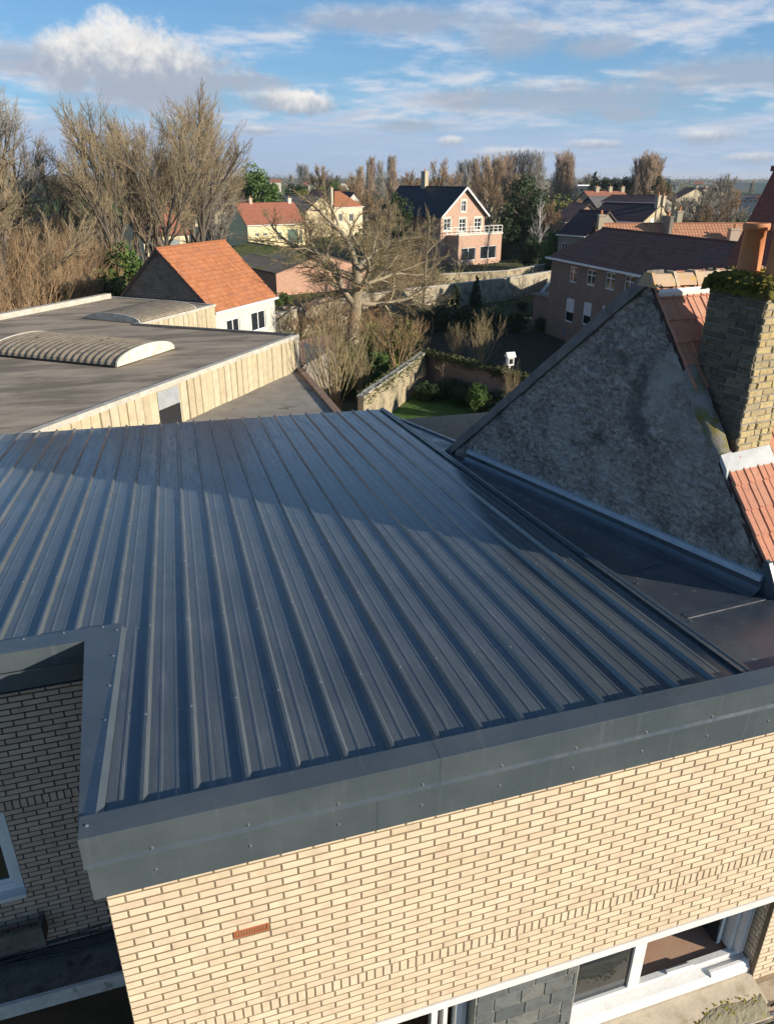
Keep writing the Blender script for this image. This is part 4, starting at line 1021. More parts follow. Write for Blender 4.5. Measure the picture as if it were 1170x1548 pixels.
        g1 = MB(); g1.box(-over, L + over, -over - .08, -over + .02, he - .14, he - .01); g1.build('gutter', M_white, t)
    elif roof == 'flat':
        mb.box(-.1, L + .1, -.1, W + .1, he, he + .25)
    mb.build('roof', rm, t)
    for c in chim:
        x, y, z1 = c[0] * L, c[1] * W, c[2]
        chimney_mb(x, y, he, z1, *(c[3:5] if len(c) > 3 else (.6, .5))).build('chimney', c[5] if len(c) > 5 else M_wred, t)
        pm = MB(); pm.lathe((x, y, z1 + .13), [(.12, 0), (.10, .35), (.12, .36)], 8); pm.build('chimney_pot', M_terra, t)
    return t
def fac(A, B, px, py):                       # where a spot of the photograph lies on the facade A-B
    A = Vector((A[0], A[1], 0)); B = Vector((B[0], B[1], 0)); d = (B - A).normalized(); n = Vector((-d.y, d.x, 0))
    r = ray(px, py); t = (A - EYE).dot(n) / r.dot(n); P = EYE + r * t; return (P - A).dot(d), P.z
def fr4(A, B, x0, y0, x1, y1):
    s0, za = fac(A, B, x0, (y0 + y1) / 2); s1, _ = fac(A, B, x1, (y0 + y1) / 2); xm = (x0 + x1) / 2
    z1 = fac(A, B, xm, y0)[1]; z0 = fac(A, B, xm, y1)[1]
    return (round(s0, 2), round(s1, 2), round(max(z0, .05), 2), round(z1, 2))

# ---- flat roofed hall ------------------------------------------------
e1 = Vector((.6395, .7688, 0)); e2 = Vector((.7688, -.6395, 0)) * 1.0
ZH = 4.3
K0 = Vector((7.03, 38.34, 0)); K1 = Vector((-.87, 43.79, 0)); K2 = Vector((3.95, 49.62, 0)); K3 = Vector((-2.42, 55.02, 0)); K4 = K3 - e1 * 44; K5 = K0 - e1 * 26.5
hall = thing('hall', 'long low hall with grey flat roof, ochre panel sides and ribbed barrel skylights', 'building', (-3, 36, 0))
mb = MB(); poly = [K0, K1, K2, K3, K4, K5]
mb.mesh_part([p + Vector((0, 0, z)) for z in (ZH - .02, ZH - .4) for p in poly], [tuple(reversed(range(6))), tuple(range(6, 12))])
wb(mb, 'flat_roof', M_felt, hall)
mb = MB()
for a, b in zip(poly, poly[1:] + poly[:1]): mb.face([a, b, b + Vector((0, 0, ZH - .03)), a + Vector((0, 0, ZH - .03))])
wb(mb, 'wall', mottled('hall_wall', (.42, .36, .24), (.50, .44, .30), 1, .9), hall)
def coping(a, b, w, h, z, m, nm='coping'):
    mb = MB(); mb.bar(a + Vector((0, 0, z)), b + Vector((0, 0, z)), w, h); return wb(mb, nm, m, hall)
coping(K5, K0 + e1 * .1, .28, .20, ZH - .02, M_coping); coping(K0 + e2 * .05, K1, .26, .10, ZH + .03, mottled('dark_coping', (.10, .095, .09), (.16, .15, .13), 3, .9)); coping(K1, K2, .26, .16, ZH, M_coping); coping(K3 - e1 * .2, K4, .42, .34, ZH + .12, M_coping, 'parapet'); coping(K2, K3, .2, .12, ZH, M_coping)
def fpl(A, d, px, py):
    n = Vector((-d.y, d.x, 0)); r = ray(px, py); return ((EYE + r * ((A - EYE).dot(n) / r.dot(n))) - A).dot(d)
HD0, HD1 = fpl(K5, e1, 239, 612), fpl(K5, e1, 271, 605)
rs = random.Random(4); pw = .46
pm = {}
def panel(a, b, o, n, z0, z1):
    mb = MB(); d = (b - a).normalized(); q = [a + n * (.02 + o), b + n * (.02 + o), b + n * .16 * .4, a + n * .16 * .4]
    w = (b - a).length
    A_ = [a - n * .0, b - n * .0, b + n * (.035 + o) - d * .02, a + n * (.035 + o) + d * .02]
    mb.hexa([Vector((p.x, p.y, z0)) for p in (A_[3], A_[2], A_[1], A_[0])] + [Vector((p.x, p.y, z1)) for p in (A_[3], A_[2], A_[1], A_[0])])
    return wb(mb, 'wall_panel', M_siding, hall)
n1 = e2
x = 2.0
while x < 26.4:
    w = pw * rs.choice((1, 1, 1, .98)); 
    if not (x + w > HD0 and x < HD1): panel(K5 + e1 * (x + .012), K5 + e1 * (x + w - .012), rs.choice((0, .02, .035)), n1, 2.3 + .0, ZH - .13)
    x += w
x = .05
while x < 7.4: panel(K1 + e1 * (x + .012), K1 + e1 * (x + pw - .012), rs.choice((0, .02)), n1, 2.3, ZH - .09); x += pw
mb = MB(); a, b = K5 + e1 * HD0, K5 + e1 * HD1
for (z0, z1, m_, nm) in ((2.3, 3.35, M_dark, 'doorway'), (3.37, 4.08, mottled('frosted_panel', (.30, .31, .32), (.36, .37, .38), 3, .4), 'fanlight')):
    mb = MB(); mb.hexa([p + Vector((0, 0, z0)) for p in (a + n1 * .03, b + n1 * .03, b + n1 * .005, a + n1 * .005)] + [p + Vector((0, 0, z1)) for p in (a + n1 * .03, b + n1 * .03, b + n1 * .005, a + n1 * .005)]); wb(mb, nm, m_, hall)
mb = MB(); mb.tube([K0 + e2 * .08 + Vector((0, 0, 2.5)), K0 + e2 * .08 + Vector((0, 0, 4.2))], .045, 8); wb(mb, 'downpipe', M_white, hall)
def vault(P, ax, wd, L, Wd, h, lab):         # P base corner, ax axis, wd width direction
    def arc(t): a = math.pi * t; return (1 - math.cos(a)) / 2 * Wd, h * math.sin(a) ** .8 if 0 < t < 1 else 0.0
    mb = MB(); nx = int(L / .36) * 6; na = 14; V = []
    for i in range(nx + 1):
        s = L * i / nx; c = .045 * (.5 + .5 * math.cos(2 * math.pi * i / 6))
        for k in range(na + 1):
            w, z = arc(k / na); V.append(P + ax * s + wd * (w + (w / Wd - .5) * c) + Vector((0, 0, z + c)))
    mb.mesh_part(V, [(i * (na + 1) + k, (i + 1) * (na + 1) + k, (i + 1) * (na + 1) + k + 1, i * (na + 1) + k + 1) for i in range(nx) for k in range(na)])
    o = wb(mb, 'barrel_skylight', M_cement, hall, lab)
    for (s, q) in ((-.14, .10), (L + .04, .10)):
        mb = MB(); V = [P + ax * (s + e) + wd * (arc(k / na)[0]) + Vector((0, 0, arc(k / na)[1] * 1.06 + .03)) for e in (0, q) for k in range(na + 1)]
        m = na + 1; mb.mesh_part(V, [tuple(range(m)), tuple(reversed(range(m, 2 * m)))] + [(k, k + m, k + m + 1, k + 1) for k in range(na)])
        wb(mb, 'skylight_end', mottled('cream_end', (.60, .56, .44), (.68, .64, .52), 2, .8, c3=(.42, .36, .24), s3=3) if 'white' in lab else M_coping, hall)
    mb = MB(); mb.bar(P + ax * 0 + Vector((0, 0, .02)), P + ax * L + Vector((0, 0, .02)), .12, .12); mb.bar(P + wd * Wd + Vector((0, 0, .02)), P + ax * L + wd * Wd + Vector((0, 0, .02)), .12, .12); wb(mb, 'skylight_kerb', M_dark, hall)
vault(Vector((-1.75, 33.62, ZH)), Vector((-.8, .6, 0)).normalized(), Vector((.62, .785, 0)).normalized(), 6.9, 4.1, .56, 'near ribbed barrel skylight with white end')
vault(Vector((-3.5, 46.7, ZH)), e1, Vector((.76, -.65, 0)).normalized(), 5.0, 3.9, .40, 'far ribbed barrel skylight with grey end')
# low roof beside the hall
low = thing('low_flat_roof', 'low concrete flat roof half in shade between hall panels and gardens', 'roof', (4, 28, 0))
mb = MB(); pl = [K0 + e2 * .02, Vector((7.05, 38.3, 0)), Vector((7.05, 16.2, 0)), Vector((-9.3, 17.0, 0)), K5 + e2 * .02]
mb.mesh_part([p + Vector((0, 0, z)) for z in (2.5, 0) for p in pl], [(4, 3, 2, 1, 0)] + [(i, i + 5, (i + 1) % 5 + 5, (i + 1) % 5) for i in range(5)]); mb.f = [f if k else tuple(reversed((0, 1, 2, 3, 4))) for k, f in enumerate(mb.f)]
wb(mb, 'slab', M_yard, low)
mb = MB()
for k in range(56): mb.box(6.98, 7.30, 16.4 + k * .39, 16.4 + k * .39 + .37, 2.56 + .01 * (k % 2), 2.64 + .01 * (k % 2))
mb.box(7.02, 7.24, 16.3, 38.2, 0, 2.56); wb(mb, 'parapet', mottled('brown_coping', (.20, .13, .09), (.26, .18, .13), 4, .9), low)
mb = MB(); a = hz(452, 514, 3.1); b_ = hz(500, 527, 3.1); c_ = hz(512, 541, 2.5); d_ = hz(456, 553, 2.5)
lean = thing('lean_to', 'small brown tiled lean-to roof at the corner of the hall', 'shed', (a.x + 1, a.y - 2, 0))
mb = MB(); X = (c_ - d_); Y = (a - d_); roof_surface(mb, d_, X, Y, X.length, Y.length, .28, .36, .02, .02, 3); wb(mb, 'roof', pieces('old_brown_pantile', [(.20, .12, .08), (.25, .16, .11), (.16, .10, .07)], .9, .4, 3, .2, .004, joints=.5), lean)
mb = MB(); mb.bar(d_, c_, .12, .1); mb.hexa([Vector((p.x, p.y, 0)) for p in (a, b_, c_, d_)][::-1] + [p - Vector((0, 0, .05)) for p in (a, b_, c_, d_)][::-1]); wb(mb, 'wall', M_wgrey, lean)

# ---- orange roofed house ---------------------------------------------
A, B_ = (3.92, 49.95), (8.72, 55.45)
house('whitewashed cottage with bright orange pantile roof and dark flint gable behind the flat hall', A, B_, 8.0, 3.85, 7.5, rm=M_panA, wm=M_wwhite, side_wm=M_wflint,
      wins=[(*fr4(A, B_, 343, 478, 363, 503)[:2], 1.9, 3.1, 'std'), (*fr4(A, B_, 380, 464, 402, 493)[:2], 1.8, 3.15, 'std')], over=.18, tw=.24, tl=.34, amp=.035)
# ---- mossy roofed red brick shed ---------------------------------------
A = hz(419, 447, 0).xy; dA = Vector((.95, .30)).normalized(); B_ = A + dA * 11.6
hs = house('low wide barn with mossy grey sheet roof and pink red brick gable', A, B_, 19, 2.35, 4.0, 'perp', rm=mottled('mossy_sheet_roof', (.15, .135, .11), (.20, .18, .15), .5, .95, c3=(.15, .17, .035), s3=.16, lo3=.42, hi3=.52, b=.4, fine=9), wm=M_wpink, over=.12, rt='corr', tw=.5, tl=1.4, gut=False, cat='barn', name='barn')
# ---- farmhouses ------------------------------------------------------
def PD(px, D): r = ray(px, 340); return (EYE + r * (D / math.hypot(r.x, r.y))).xy
A, B_ = PD(374, 144), PD(461, 150)
house('pale yellow single-storey farmhouse with red roof and green barn door', A, B_, 8, zat(374, 340, A), 7.3, wm=mottled('yellow_paint', (.74, .62, .34), (.78, .67, .40), .8, .9, b=.1), rm=M_panB,
      wins=[fr4(A, B_, 386, 352, 392, 357), fr4(A, B_, 398, 351.5, 404, 356), fr4(A, B_, 420, 350, 426, 362)], doors=[(*fr4(A, B_, 435, 346, 451, 367), M_green), (*fr4(A, B_, 453, 348, 457, 366), M_green)], chim=[(.25, .5, 8.1), (.93, .5, 8.0, .7, .6, M_wwhite)], tw=.35, tl=.4)
A, B_ = PD(214, 118), PD(284, 121)
house('yellow barn with weathered red roof and big grey sliding door, behind bare trees', A, B_, 8, 4.0, zat(240, 312, PD(240, 124)), wm=M_wcream, rm=M_panB, doors=[(*fr4(A, B_, 240, 349, 271, 374)[:2], .05, 3.3, M_greyd)], name='barn', cat='barn', tw=.35, tl=.4, gut=False)
A, B_ = PD(292, 158), PD(377, 160)
house('cream two-storey farmhouse with tall windows seen through bare branches', A, B_, 7, zat(320, 317, A), zat(320, 317, A) + 2.2, wm=M_wcream, rm=M_panD, tw=.4, tl=.4,
      wins=[fr4(A, B_, x, y, x + 6, y + h) for (x, y, h) in ((300, 322, 12), (318, 322, 12), (338, 322, 12), (356, 322, 12), (300, 346, 14), (318, 346, 14), (338, 346, 14), (362, 346, 15))])
A, B_ = PD(128, 96), PD(205, 104)
house('dark grey outbuilding half hidden behind brown scrub', A, B_, 7, 3.2, 5.0, wm=mottled('dark_boards', (.075, .07, .065), (.11, .10, .09), 2, .9), rm=M_fibre, name='outbuilding', cat='outbuilding', tw=.4, tl=.5, gut=False)
A, B_ = PD(385, 176), PD(463, 166); 
house('yellow stone gabled farmhouse with long grey sheet roof behind the yellow farmhouse', A, B_, 10, zat(462, 318, B_), zat(482, 296, PD(482, 172)), wm=M_wyel, rm=M_fibre, rt='corr', tw=.5, tl=1.2, gut=False, chim=[(.99, .86, 9.6, .7, .7, M_wyel)])
A, B_ = PD(506, 172), PD(548, 178)
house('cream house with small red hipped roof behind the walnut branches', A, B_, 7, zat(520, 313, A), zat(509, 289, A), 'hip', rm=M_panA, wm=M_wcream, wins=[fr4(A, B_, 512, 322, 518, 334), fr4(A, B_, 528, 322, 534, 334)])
A, B_ = PD(465, 215), PD(505, 212)
house('low house with maroon roof left of the red hipped roof', A, B_, 8, zat(480, 300, A), zat(480, 287, A), rm=M_panD, wm=M_wcream, tw=.5, tl=.5)
A, B_ = PD(524, 205), PD(547, 207)
house('narrow white gable end behind the red hipped roof', A, B_, 12, zat(530, 305, A), zat(535, 291, A), 'perp', rm=M_panD, wm=M_wwhite, tw=.5, tl=.5, gut=False)
# ---- gabled brick house with terrace ------------------------------------
EA, EB = hz(692, 402, 0).xy, None
dE = Vector((.927, .375)); nE = Vector((-.375, .927))
EB = EA + dE * 9.0
def on_line(px, A, d):
    r = ray(px, 340); r = Vector((r.x, r.y)); den = r.x * d.y - r.y * d.x; s = (A.y * r.x - A.x * r.y) / -(den); 
    return s
HA0 = EA + nE * 2.6
HA = HA0 + dE * on_line(666.5, HA0, dE); HB = HA0 + dE * on_line(732, HA0, dE)
zE = zat(692, 356.5, EA)
wz = [fr4(HA, HB, *q) for q in ((671, 330, 680.5, 348), (694, 330, 703.5, 350), (717, 329, 727, 347), (697.5, 303, 704, 319))]
gh = house('red brick villa with steep black slate roof, white verge boards and roof terrace', HA, HB, 14, zat(666, 325, HA), zat(706.7, 283, HA + (HB - HA) * .5), 'perp', rm=M_black, wm=M_wred, wins=[(*w, 'cross') for w in wz], over=.55, rt='slate', tw=.4, tl=.35, name='villa', chim=[(.5, .62, zat(651, 272, HA) + 1.1, .7, .9, M_wyel)])
for w in wz:      # cream surrounds
    mb = MB(); mb.box(w[0] - .22, w[1] + .22, -.05, -.01, w[3], w[3] + .25); mb.box(w[0] - .22, w[0] - .0, -.05, -.01, w[2] - .2, w[3]); mb.box(w[1], w[1] + .22, -.05, -.01, w[2] - .2, w[3]); mb.box(w[0], w[1], -.06, -.01, w[2] - .2, w[2])
    mb.build('window_surround', M_wwhite, gh)
ew = [fr4(EA, EB, 697, 374, 719, 393.5), fr4(EA, EB, 726, 371, 750, 390.5)]
M2 = gh.matrix_basis.inverted() if False else Matrix.LocRotScale(gh.location, gh.rotation_euler, None).inverted()
def in_gh(P): return M2 @ Vector((P.x, P.y, 0))
ea = in_gh(EA); eb = in_gh(EB)
mb = MB(); wall_faces(mb, ea.x, eb.x, 0, zE, [(ea.x + w[0], ea.x + w[1], w[2], w[3]) for w in ew], y=ea.y, dep=.2)
for x in (ea.x, eb.x): mb.face([(x, ea.y, 0), (x, 0, 0), (x, 0, zE), (x, ea.y, zE)], [(0, 0), (2.6, 0), (2.6, zE), (0, zE)])
mb.face([(ea.x, ea.y, zE), (eb.x, ea.y, zE), (eb.x, 0, zE), (ea.x, 0, zE)]); mb.build('wall', M_wred, gh, 'brick ground floor extension under the terrace')
mb = MB(); mb.box(ea.x - .1, eb.x + .1, ea.y - .1, ea.y + .15, zE + .003, zE + .22); mb.build('terrace_edge', M_wwhite, gh)
for w in ew: window(gh, ea.x + w[0], ea.x + w[1], w[2], w[3], y=ea.y + .1)
mb = MB(); mb.box(ea.x + .3, eb.x - .3, ea.y + .6, ea.y + .63, 0, zE - .1); mb.build('dark_interior', M_dark, gh)  # same dark sheet in place of the extension's unlit rooms
mb = MB(); rl = ea.x - 2.4
for k in range(13):
    x = rl + (eb.x - rl) * k / 12; mb.box(x - .05, x + .05, ea.y, ea.y + .08, zE + .2, zE + 1.15)
mb.box(rl, eb.x, ea.y + .01, ea.y + .07, zE + 1.15, zE + 1.22); mb.box(rl, eb.x, ea.y + .02, ea.y + .05, zE + .3, zE + .36); mb.box(rl, eb.x, ea.y + .02, ea.y + .05, zE + .72, zE + .76)
mb.box(eb.x - .06, eb.x, ea.y, 0, zE + 1.15, zE + 1.22)
mb.build('railing', M_white, gh)
# ---- brown brick house ---------------------------------------------------
A, B_ = (31.2, 55.6), (31.0, 22.0)
bw = [(*fr4(A, B_, *q), 'cross') for q in ((860, 402, 872, 427), (886, 407, 900, 432), (914.5, 411, 929, 438), (943, 416, 958, 444))] + [(*fr4(A, B_, *q), 'shutter') for q in ((854, 450, 867, 487), (880, 456, 893, 492), (907.5, 462, 922, 496))]
s_ = bw[3][0] - bw[2][0]
bw += [(bw[3][0] + s_ * k, bw[3][1] + s_ * k, bw[3][2], bw[3][3], 'cross') for k in (1, 2, 3)]
RZ = zat(933, 346, (35.7, 55.6))
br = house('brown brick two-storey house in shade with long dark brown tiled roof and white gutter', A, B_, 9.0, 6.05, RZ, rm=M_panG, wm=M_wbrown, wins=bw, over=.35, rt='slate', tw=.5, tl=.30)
mb = MB(); mb.box(-2.9, -.01, .2, 6, 0, 2.7); mb.has_uv = True; mb.uv = [[(0, 0), (3, 0), (3, 2.7), (0, 2.7)]] * 6; mb.build('annex', M_wbrown, br, 'low lean-to annex at the end wall')
mb = MB(); mb.box(-3.1, -.01, 0, 6.2, 2.704, 2.85); mb.build('annex_roof', M_felt, br)
# ---- tiled row behind it ---------------------------------------------------
A, B_ = PD(928, 70), PD(1215, 78)
house('long house with sunlit orange red pantile roof and small chimneys behind the dark roof', A, B_, 8, 4.6, zat(1000, 340.5, PD(1000, 76)) + .1, rm=M_panS, wm=M_wbrown, tw=.30, tl=.36, chim=[(.01, .45, 8.7, .5, .5, M_wyel), (.36, .38, 8.6, .3, 1.6, M_wgrey), (.50, .75, 8.9, .5, .5, M_wyel), (.70, .25, 7.6, .9, .6)])
# ---- plum roofed house --------------------------------------------------------
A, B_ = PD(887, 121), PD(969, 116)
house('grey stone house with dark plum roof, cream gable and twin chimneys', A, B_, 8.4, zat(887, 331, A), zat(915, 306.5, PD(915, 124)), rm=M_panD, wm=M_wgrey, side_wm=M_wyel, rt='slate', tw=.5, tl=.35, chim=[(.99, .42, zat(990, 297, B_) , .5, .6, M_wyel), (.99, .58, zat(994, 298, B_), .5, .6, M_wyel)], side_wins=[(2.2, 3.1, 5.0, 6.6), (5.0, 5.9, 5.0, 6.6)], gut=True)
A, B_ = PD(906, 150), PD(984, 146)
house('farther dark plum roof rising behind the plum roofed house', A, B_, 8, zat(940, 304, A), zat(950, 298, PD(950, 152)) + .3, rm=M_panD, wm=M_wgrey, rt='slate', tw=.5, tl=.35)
A, B_ = PD(846, 104), PD(886, 101)
house('low grey stone cottage with dark roof left of the plum roofed house', A, B_, 7.5, zat(846, 353, A), zat(872, 318, PD(872, 106)), rm=M_panD, wm=M_wgrey, rt='slate', tw=.5, tl=.35, wins=[fr4(A, B_, 848.5, 366, 857, 378), fr4(A, B_, 861, 369, 865, 374)])
A, B_ = PD(833, 146), PD(857, 138)
house('small house with dark red roof and orange lit end slope', A, B_, 7, zat(835, 331, A), zat(845, 306, PD(845, 146)), rm=M_panB, wm=M_wred, rt='slate', tw=.5, tl=.4)
A, B_ = PD(873, 170), PD(900, 163)
house('dark gabled house with pale grey roof slope', A, B_, 9, zat(875, 311, A), zat(885, 296, A), 'perp', rm=M_fibre, wm=mottled('dark_wall', (.08, .07, .06), (.11, .10, .09), 1, .9), rt='slate', tw=.5, tl=.5, gut=False)
for i, (x, D, lb) in enumerate(((893, 205, 'first'), (912, 210, 'second'), (930, 214, 'third'))):
    A, B_ = PD(x, D), PD(x + 20, D + 2)
    house(lb + ' from the left of three brown roofed row houses with brick chimneys', A, B_, 9, zat(x, 305, A), zat(x, 289, PD(x, D + 4)), rm=M_panB, wm=M_wred, rt='slate', tw=.6, tl=.5, chim=[(.9, .5, zat(x, 286, A) + .5, .9, .9, M_wyel)])
A, B_ = PD(847, 285), PD(867, 283)
house('flat roofed white modern house among trees', A, B_, 10, zat(850, 280, A), 0, 'flat', rm=M_white, wm=M_wwhite, wins=[fr4(A, B_, 851, 284, 854, 289), fr4(A, B_, 859, 284, 862, 289)])
A, B_ = PD(867, 282), PD(888, 280)
house('flat roofed sand coloured house beside the white modern one', A, B_, 10, zat(870, 281.5, A), 0, 'flat', rm=M_white, wm=M_wcream, wins=[fr4(A, B_, 869, 284, 873, 289), fr4(A, B_, 877, 284, 881, 289)])
for i, (x, D, lb) in enumerate(((1001, 262, 'leftmost'), (1016, 268, 'middle'), (1034, 274, 'rightmost'))):
    A, B_ = PD(x, D), PD(x + 15, D - 6)
    house(lb + ' of three maroon roofed houses beyond the scrub', A, B_, 12, zat(x, 300, A), zat(x, 283, A), rm=M_panB, wm=M_wcream, rt='slate', tw=.8, tl=.6, chim=[(.95, .5, zat(x, 281, A), .8, .8, M_wyel)])
A, B_ = PD(1080, 250), PD(1129, 246)
house('long low white bungalow row with brown roof beyond the field', A, B_, 9, zat(1100, 300, A), zat(1100, 293, A), rm=M_fibre, wm=M_wwhite, rt='slate', tw=.8, tl=.6, wins=[fr4(A, B_, x, 301.5, x + 4, 305.5) for x in (1084, 1092, 1100, 1108, 1117, 1124)])
A, B_ = PD(1130, 244), PD(1146, 242)
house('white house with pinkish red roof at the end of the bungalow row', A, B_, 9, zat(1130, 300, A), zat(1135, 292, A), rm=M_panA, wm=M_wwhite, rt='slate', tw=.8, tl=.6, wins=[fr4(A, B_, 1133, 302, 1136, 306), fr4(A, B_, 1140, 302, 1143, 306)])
A, B_ = PD(1150, 240), PD(1190, 236)
house('brown roofed house at the right frame edge beyond the field', A, B_, 9, zat(1150, 301, A), zat(1155, 290, A), rm=M_fibre, wm=M_wcream, rt='slate', tw=.8, tl=.6)
for (x0, x1, y0, D, lb) in ((1120, 1166, 275.5, 760, 'long white industrial shed on the horizon'), (1083, 1118, 274.5, 900, 'grey warehouse on the horizon left of the white shed'), (1056, 1064, 277, 700, 'tiny white shed on the distant fields'), (478, 490, 277.5, 330, 'grey and white farm silo block in the far fields')):
    A, B_ = PD(x0, D), PD(x1, D)
    house(lb, A, B_, 25, max(3, zat(x0, y0, A)), 0, 'flat', rm=M_white, wm=M_wwhite, name='industrial_shed', cat='shed')
for i, (x, y, D, w, lb) in enumerate(((382, 273, 420, 12, 'tiny farmhouse at the edge of the far field'), (412, 272, 600, 16, 'distant low farm roofs on the horizon'), (440, 276, 380, 9, 'white walled little house beside a hedge in the distance'), (462, 276, 360, 8, 'second white walled little house in the distance'), (516, 273, 470, 12, 'distant red roofed house between poplars'), (610, 277, 420, 14, 'distant brown house behind the villa chimney'), (1003, 276, 560, 14, 'distant dark roof right of the poplars'), (1040, 275, 640, 12, 'distant farm roof before the horizon sheds'))):
    A, B_ = PD(x, D), PD(x + w, D)
    house(lb, A, B_, 10, max(2.5, zat(x, y + 3, A)), max(5, zat(x, y - 1, A)), rm=M_panB if i % 2 else M_fibre, wm=M_wwhite, rt='slate', tw=1, tl=1, gut=False)

# ---- garden walls -------------------------------------------------------------
def run(name, label, pts, h, th, m, cop=None, cat='wall', seed=0):
    t = thing(name, label, cat, (pts[0].x, pts[0].y, 0)); mb = MB(); cb = MB()
    for a, b in zip(pts[:-1], pts[1:]):
        a = Vector((a.x, a.y, 0)); b = Vector((b.x, b.y, 0)); d = (b - a).normalized(); n = Vector((-d.y, d.x, 0)); L = (b - a).length; k = max(1, int(L / 1.2))
        hs = [h + .06 * noise.noise(Vector((i * .7, seed, 1))) for i in range(k + 1)]
        for i in range(k):
            p, q = a + d * (L * i / k), a + d * (L * (i + 1) / k); s0, s1 = L * i / k, L * (i + 1) / k
            for sg in (-1, 1):
                mb.face([p + n * th / 2 * sg, q + n * th / 2 * sg, q + n * th / 2 * sg + Vector((0, 0, hs[i + 1])), p + n * th / 2 * sg + Vector((0, 0, hs[i]))][::-sg], [(s0, 0), (s1, 0), (s1, hs[i + 1]), (s0, hs[i])][::-sg])
            mb.face([p - n * th / 2 + Vector((0, 0, hs[i])), q - n * th / 2 + Vector((0, 0, hs[i + 1])), q + n * th / 2 + Vector((0, 0, hs[i + 1])), p + n * th / 2 + Vector((0, 0, hs[i]))], [(s0, 0), (s1, 0), (s1, th), (s0, th)])
            cb.bar(p + Vector((0, 0, hs[i] + .04)), q - d * .01 + Vector((0, 0, hs[i + 1] + .04)), th + .1, .08)
        for p in (pts[0], pts[-1]):
            p = Vector((p.x, p.y, 0)); mb.face([p - n * th / 2, p + n * th / 2, p + n * th / 2 + Vector((0, 0, h)), p - n * th / 2 + Vector((0, 0, h))], [(0, 0), (th, 0), (th, h), (0, h)])
    wb(mb, 'masonry', m, t); wb(cb, 'coping', cop or M_coping, t); return t
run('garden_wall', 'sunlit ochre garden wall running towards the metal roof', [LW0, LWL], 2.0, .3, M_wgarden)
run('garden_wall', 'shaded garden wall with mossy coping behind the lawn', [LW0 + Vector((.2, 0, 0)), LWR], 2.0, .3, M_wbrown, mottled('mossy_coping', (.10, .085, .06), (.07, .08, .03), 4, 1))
cw = [hz(x, y, 2.2) for (x, y) in ((405, 478), (470, 462), (545, 447), (612, 437), (690, 429), (760, 421), (839, 409))]
run('garden_wall', 'long pale stone wall crossing behind the walnut tree', cw, 2.2, .35, brickmat('pale_stone_wall', (.43, .37, .27), (.37, .32, .23), (.36, .31, .23), .34, .16, .012, weather=.85, wcol=(.15, .125, .09)))
cw = [hz(x, y, 1.3) for (x, y) in ((600, 418), (690, 413), (765, 409), (838, 397))]
run('garden_wall', 'low ochre wall along the garden of the brick villa', cw, 1.3, .3, M_wgarden)
cw = [hz(x, y, 2.2) for (x, y) in ((412, 468), (470, 454), (552, 441))]
run('garden_wall', 'pinkish rough wall below the red brick barn gable', cw, 2.2, .3, brickmat('pink_grey_wall', (.40, .31, .26), (.45, .36, .30), (.36, .30, .25), .3, .14, .012, weather=.4), cop=M_cement)
cw = [hz(835, 420, 1.6), hz(812, 452, 1.6)]
run('garden_wall', 'short shaded brick wall beside the brown house annex', cw, 1.6, .25, M_wbrown)
# wire fence and gate by the villa
fa, fb = hz(762, 392, 0), hz(838, 400, 0)
fn = thing('wire_fence', 'dark green wire mesh fence right of the brick villa', 'fence', (fa.x, fa.y, 0)); d = (fb - fa); 
for k in range(12):
    p = fa + d * (k / 11); mb = MB(); mb.box(p.x - .05, p.x + .05, p.y - .05, p.y + .05, 0, 2.1); wb(mb, 'post', M_wire, fn)
mb = MB()
for k in range(14): mb.bar(fa + Vector((0, 0, .1 + k * .15)), fb + Vector((0, 0, .1 + k * .15)), .02, .02)
for k in range(90): p = fa + d * (k / 89); mb.box(p.x - .01, p.x + .01, p.y - .01, p.y + .01, .05, 2.05)
wb(mb, 'wire_mesh', M_wire, fn)
# bird house on the wall, barrel, posts
p = hz(770, 557, 2.05); bh = thing('bird_house', 'small white bird house standing on the garden wall', 'bird house', (p.x, p.y, 2.0))
mb = MB(); mb.box(-.18, .18, -.16, .16, .25, .75); mb.build('body', M_white, bh)
mb = MB(); mb.hexa([Vector(q) for q in ((-.26, -.24, .72), (.26, -.24, .72), (.26, .24, .72), (-.26, .24, .72), (-.26, -.02, .98), (.26, -.02, .98), (.26, .02, .98), (-.26, .02, .98))]); mb.build('roof', M_white, bh)
mb = MB(); mb.box(-.11, .11, -.175, -.161, .35, .62); mb.build('opening', M_dark, bh)
mb = MB(); mb.box(-.04, .04, -.04, .04, 0, .25); mb.build('post', M_white, bh)
p = hz(861, 513, 0); bl = thing('barrel', 'blue plastic water barrel against the brown brick house', 'barrel', (p.x - .2, p.y, 0))
mb = MB(); mb.lathe((0, 0, 0), [(.30, 0), (.34, .25), (.34, .3), (.36, .32), (.34, .36), (.34, .7), (.36, .72), (.33, .95), (.30, .97), (.28, .9)], 20); mb.build('body', M_blue, bl, smooth=True)
mb = MB(); mb.lathe((0, 0, .9), [(.30, 0), (.31, .03), (.0, .05)], 20); mb.build('water_lid', mat('black_plastic', (.03, .03, .03), .5), bl)

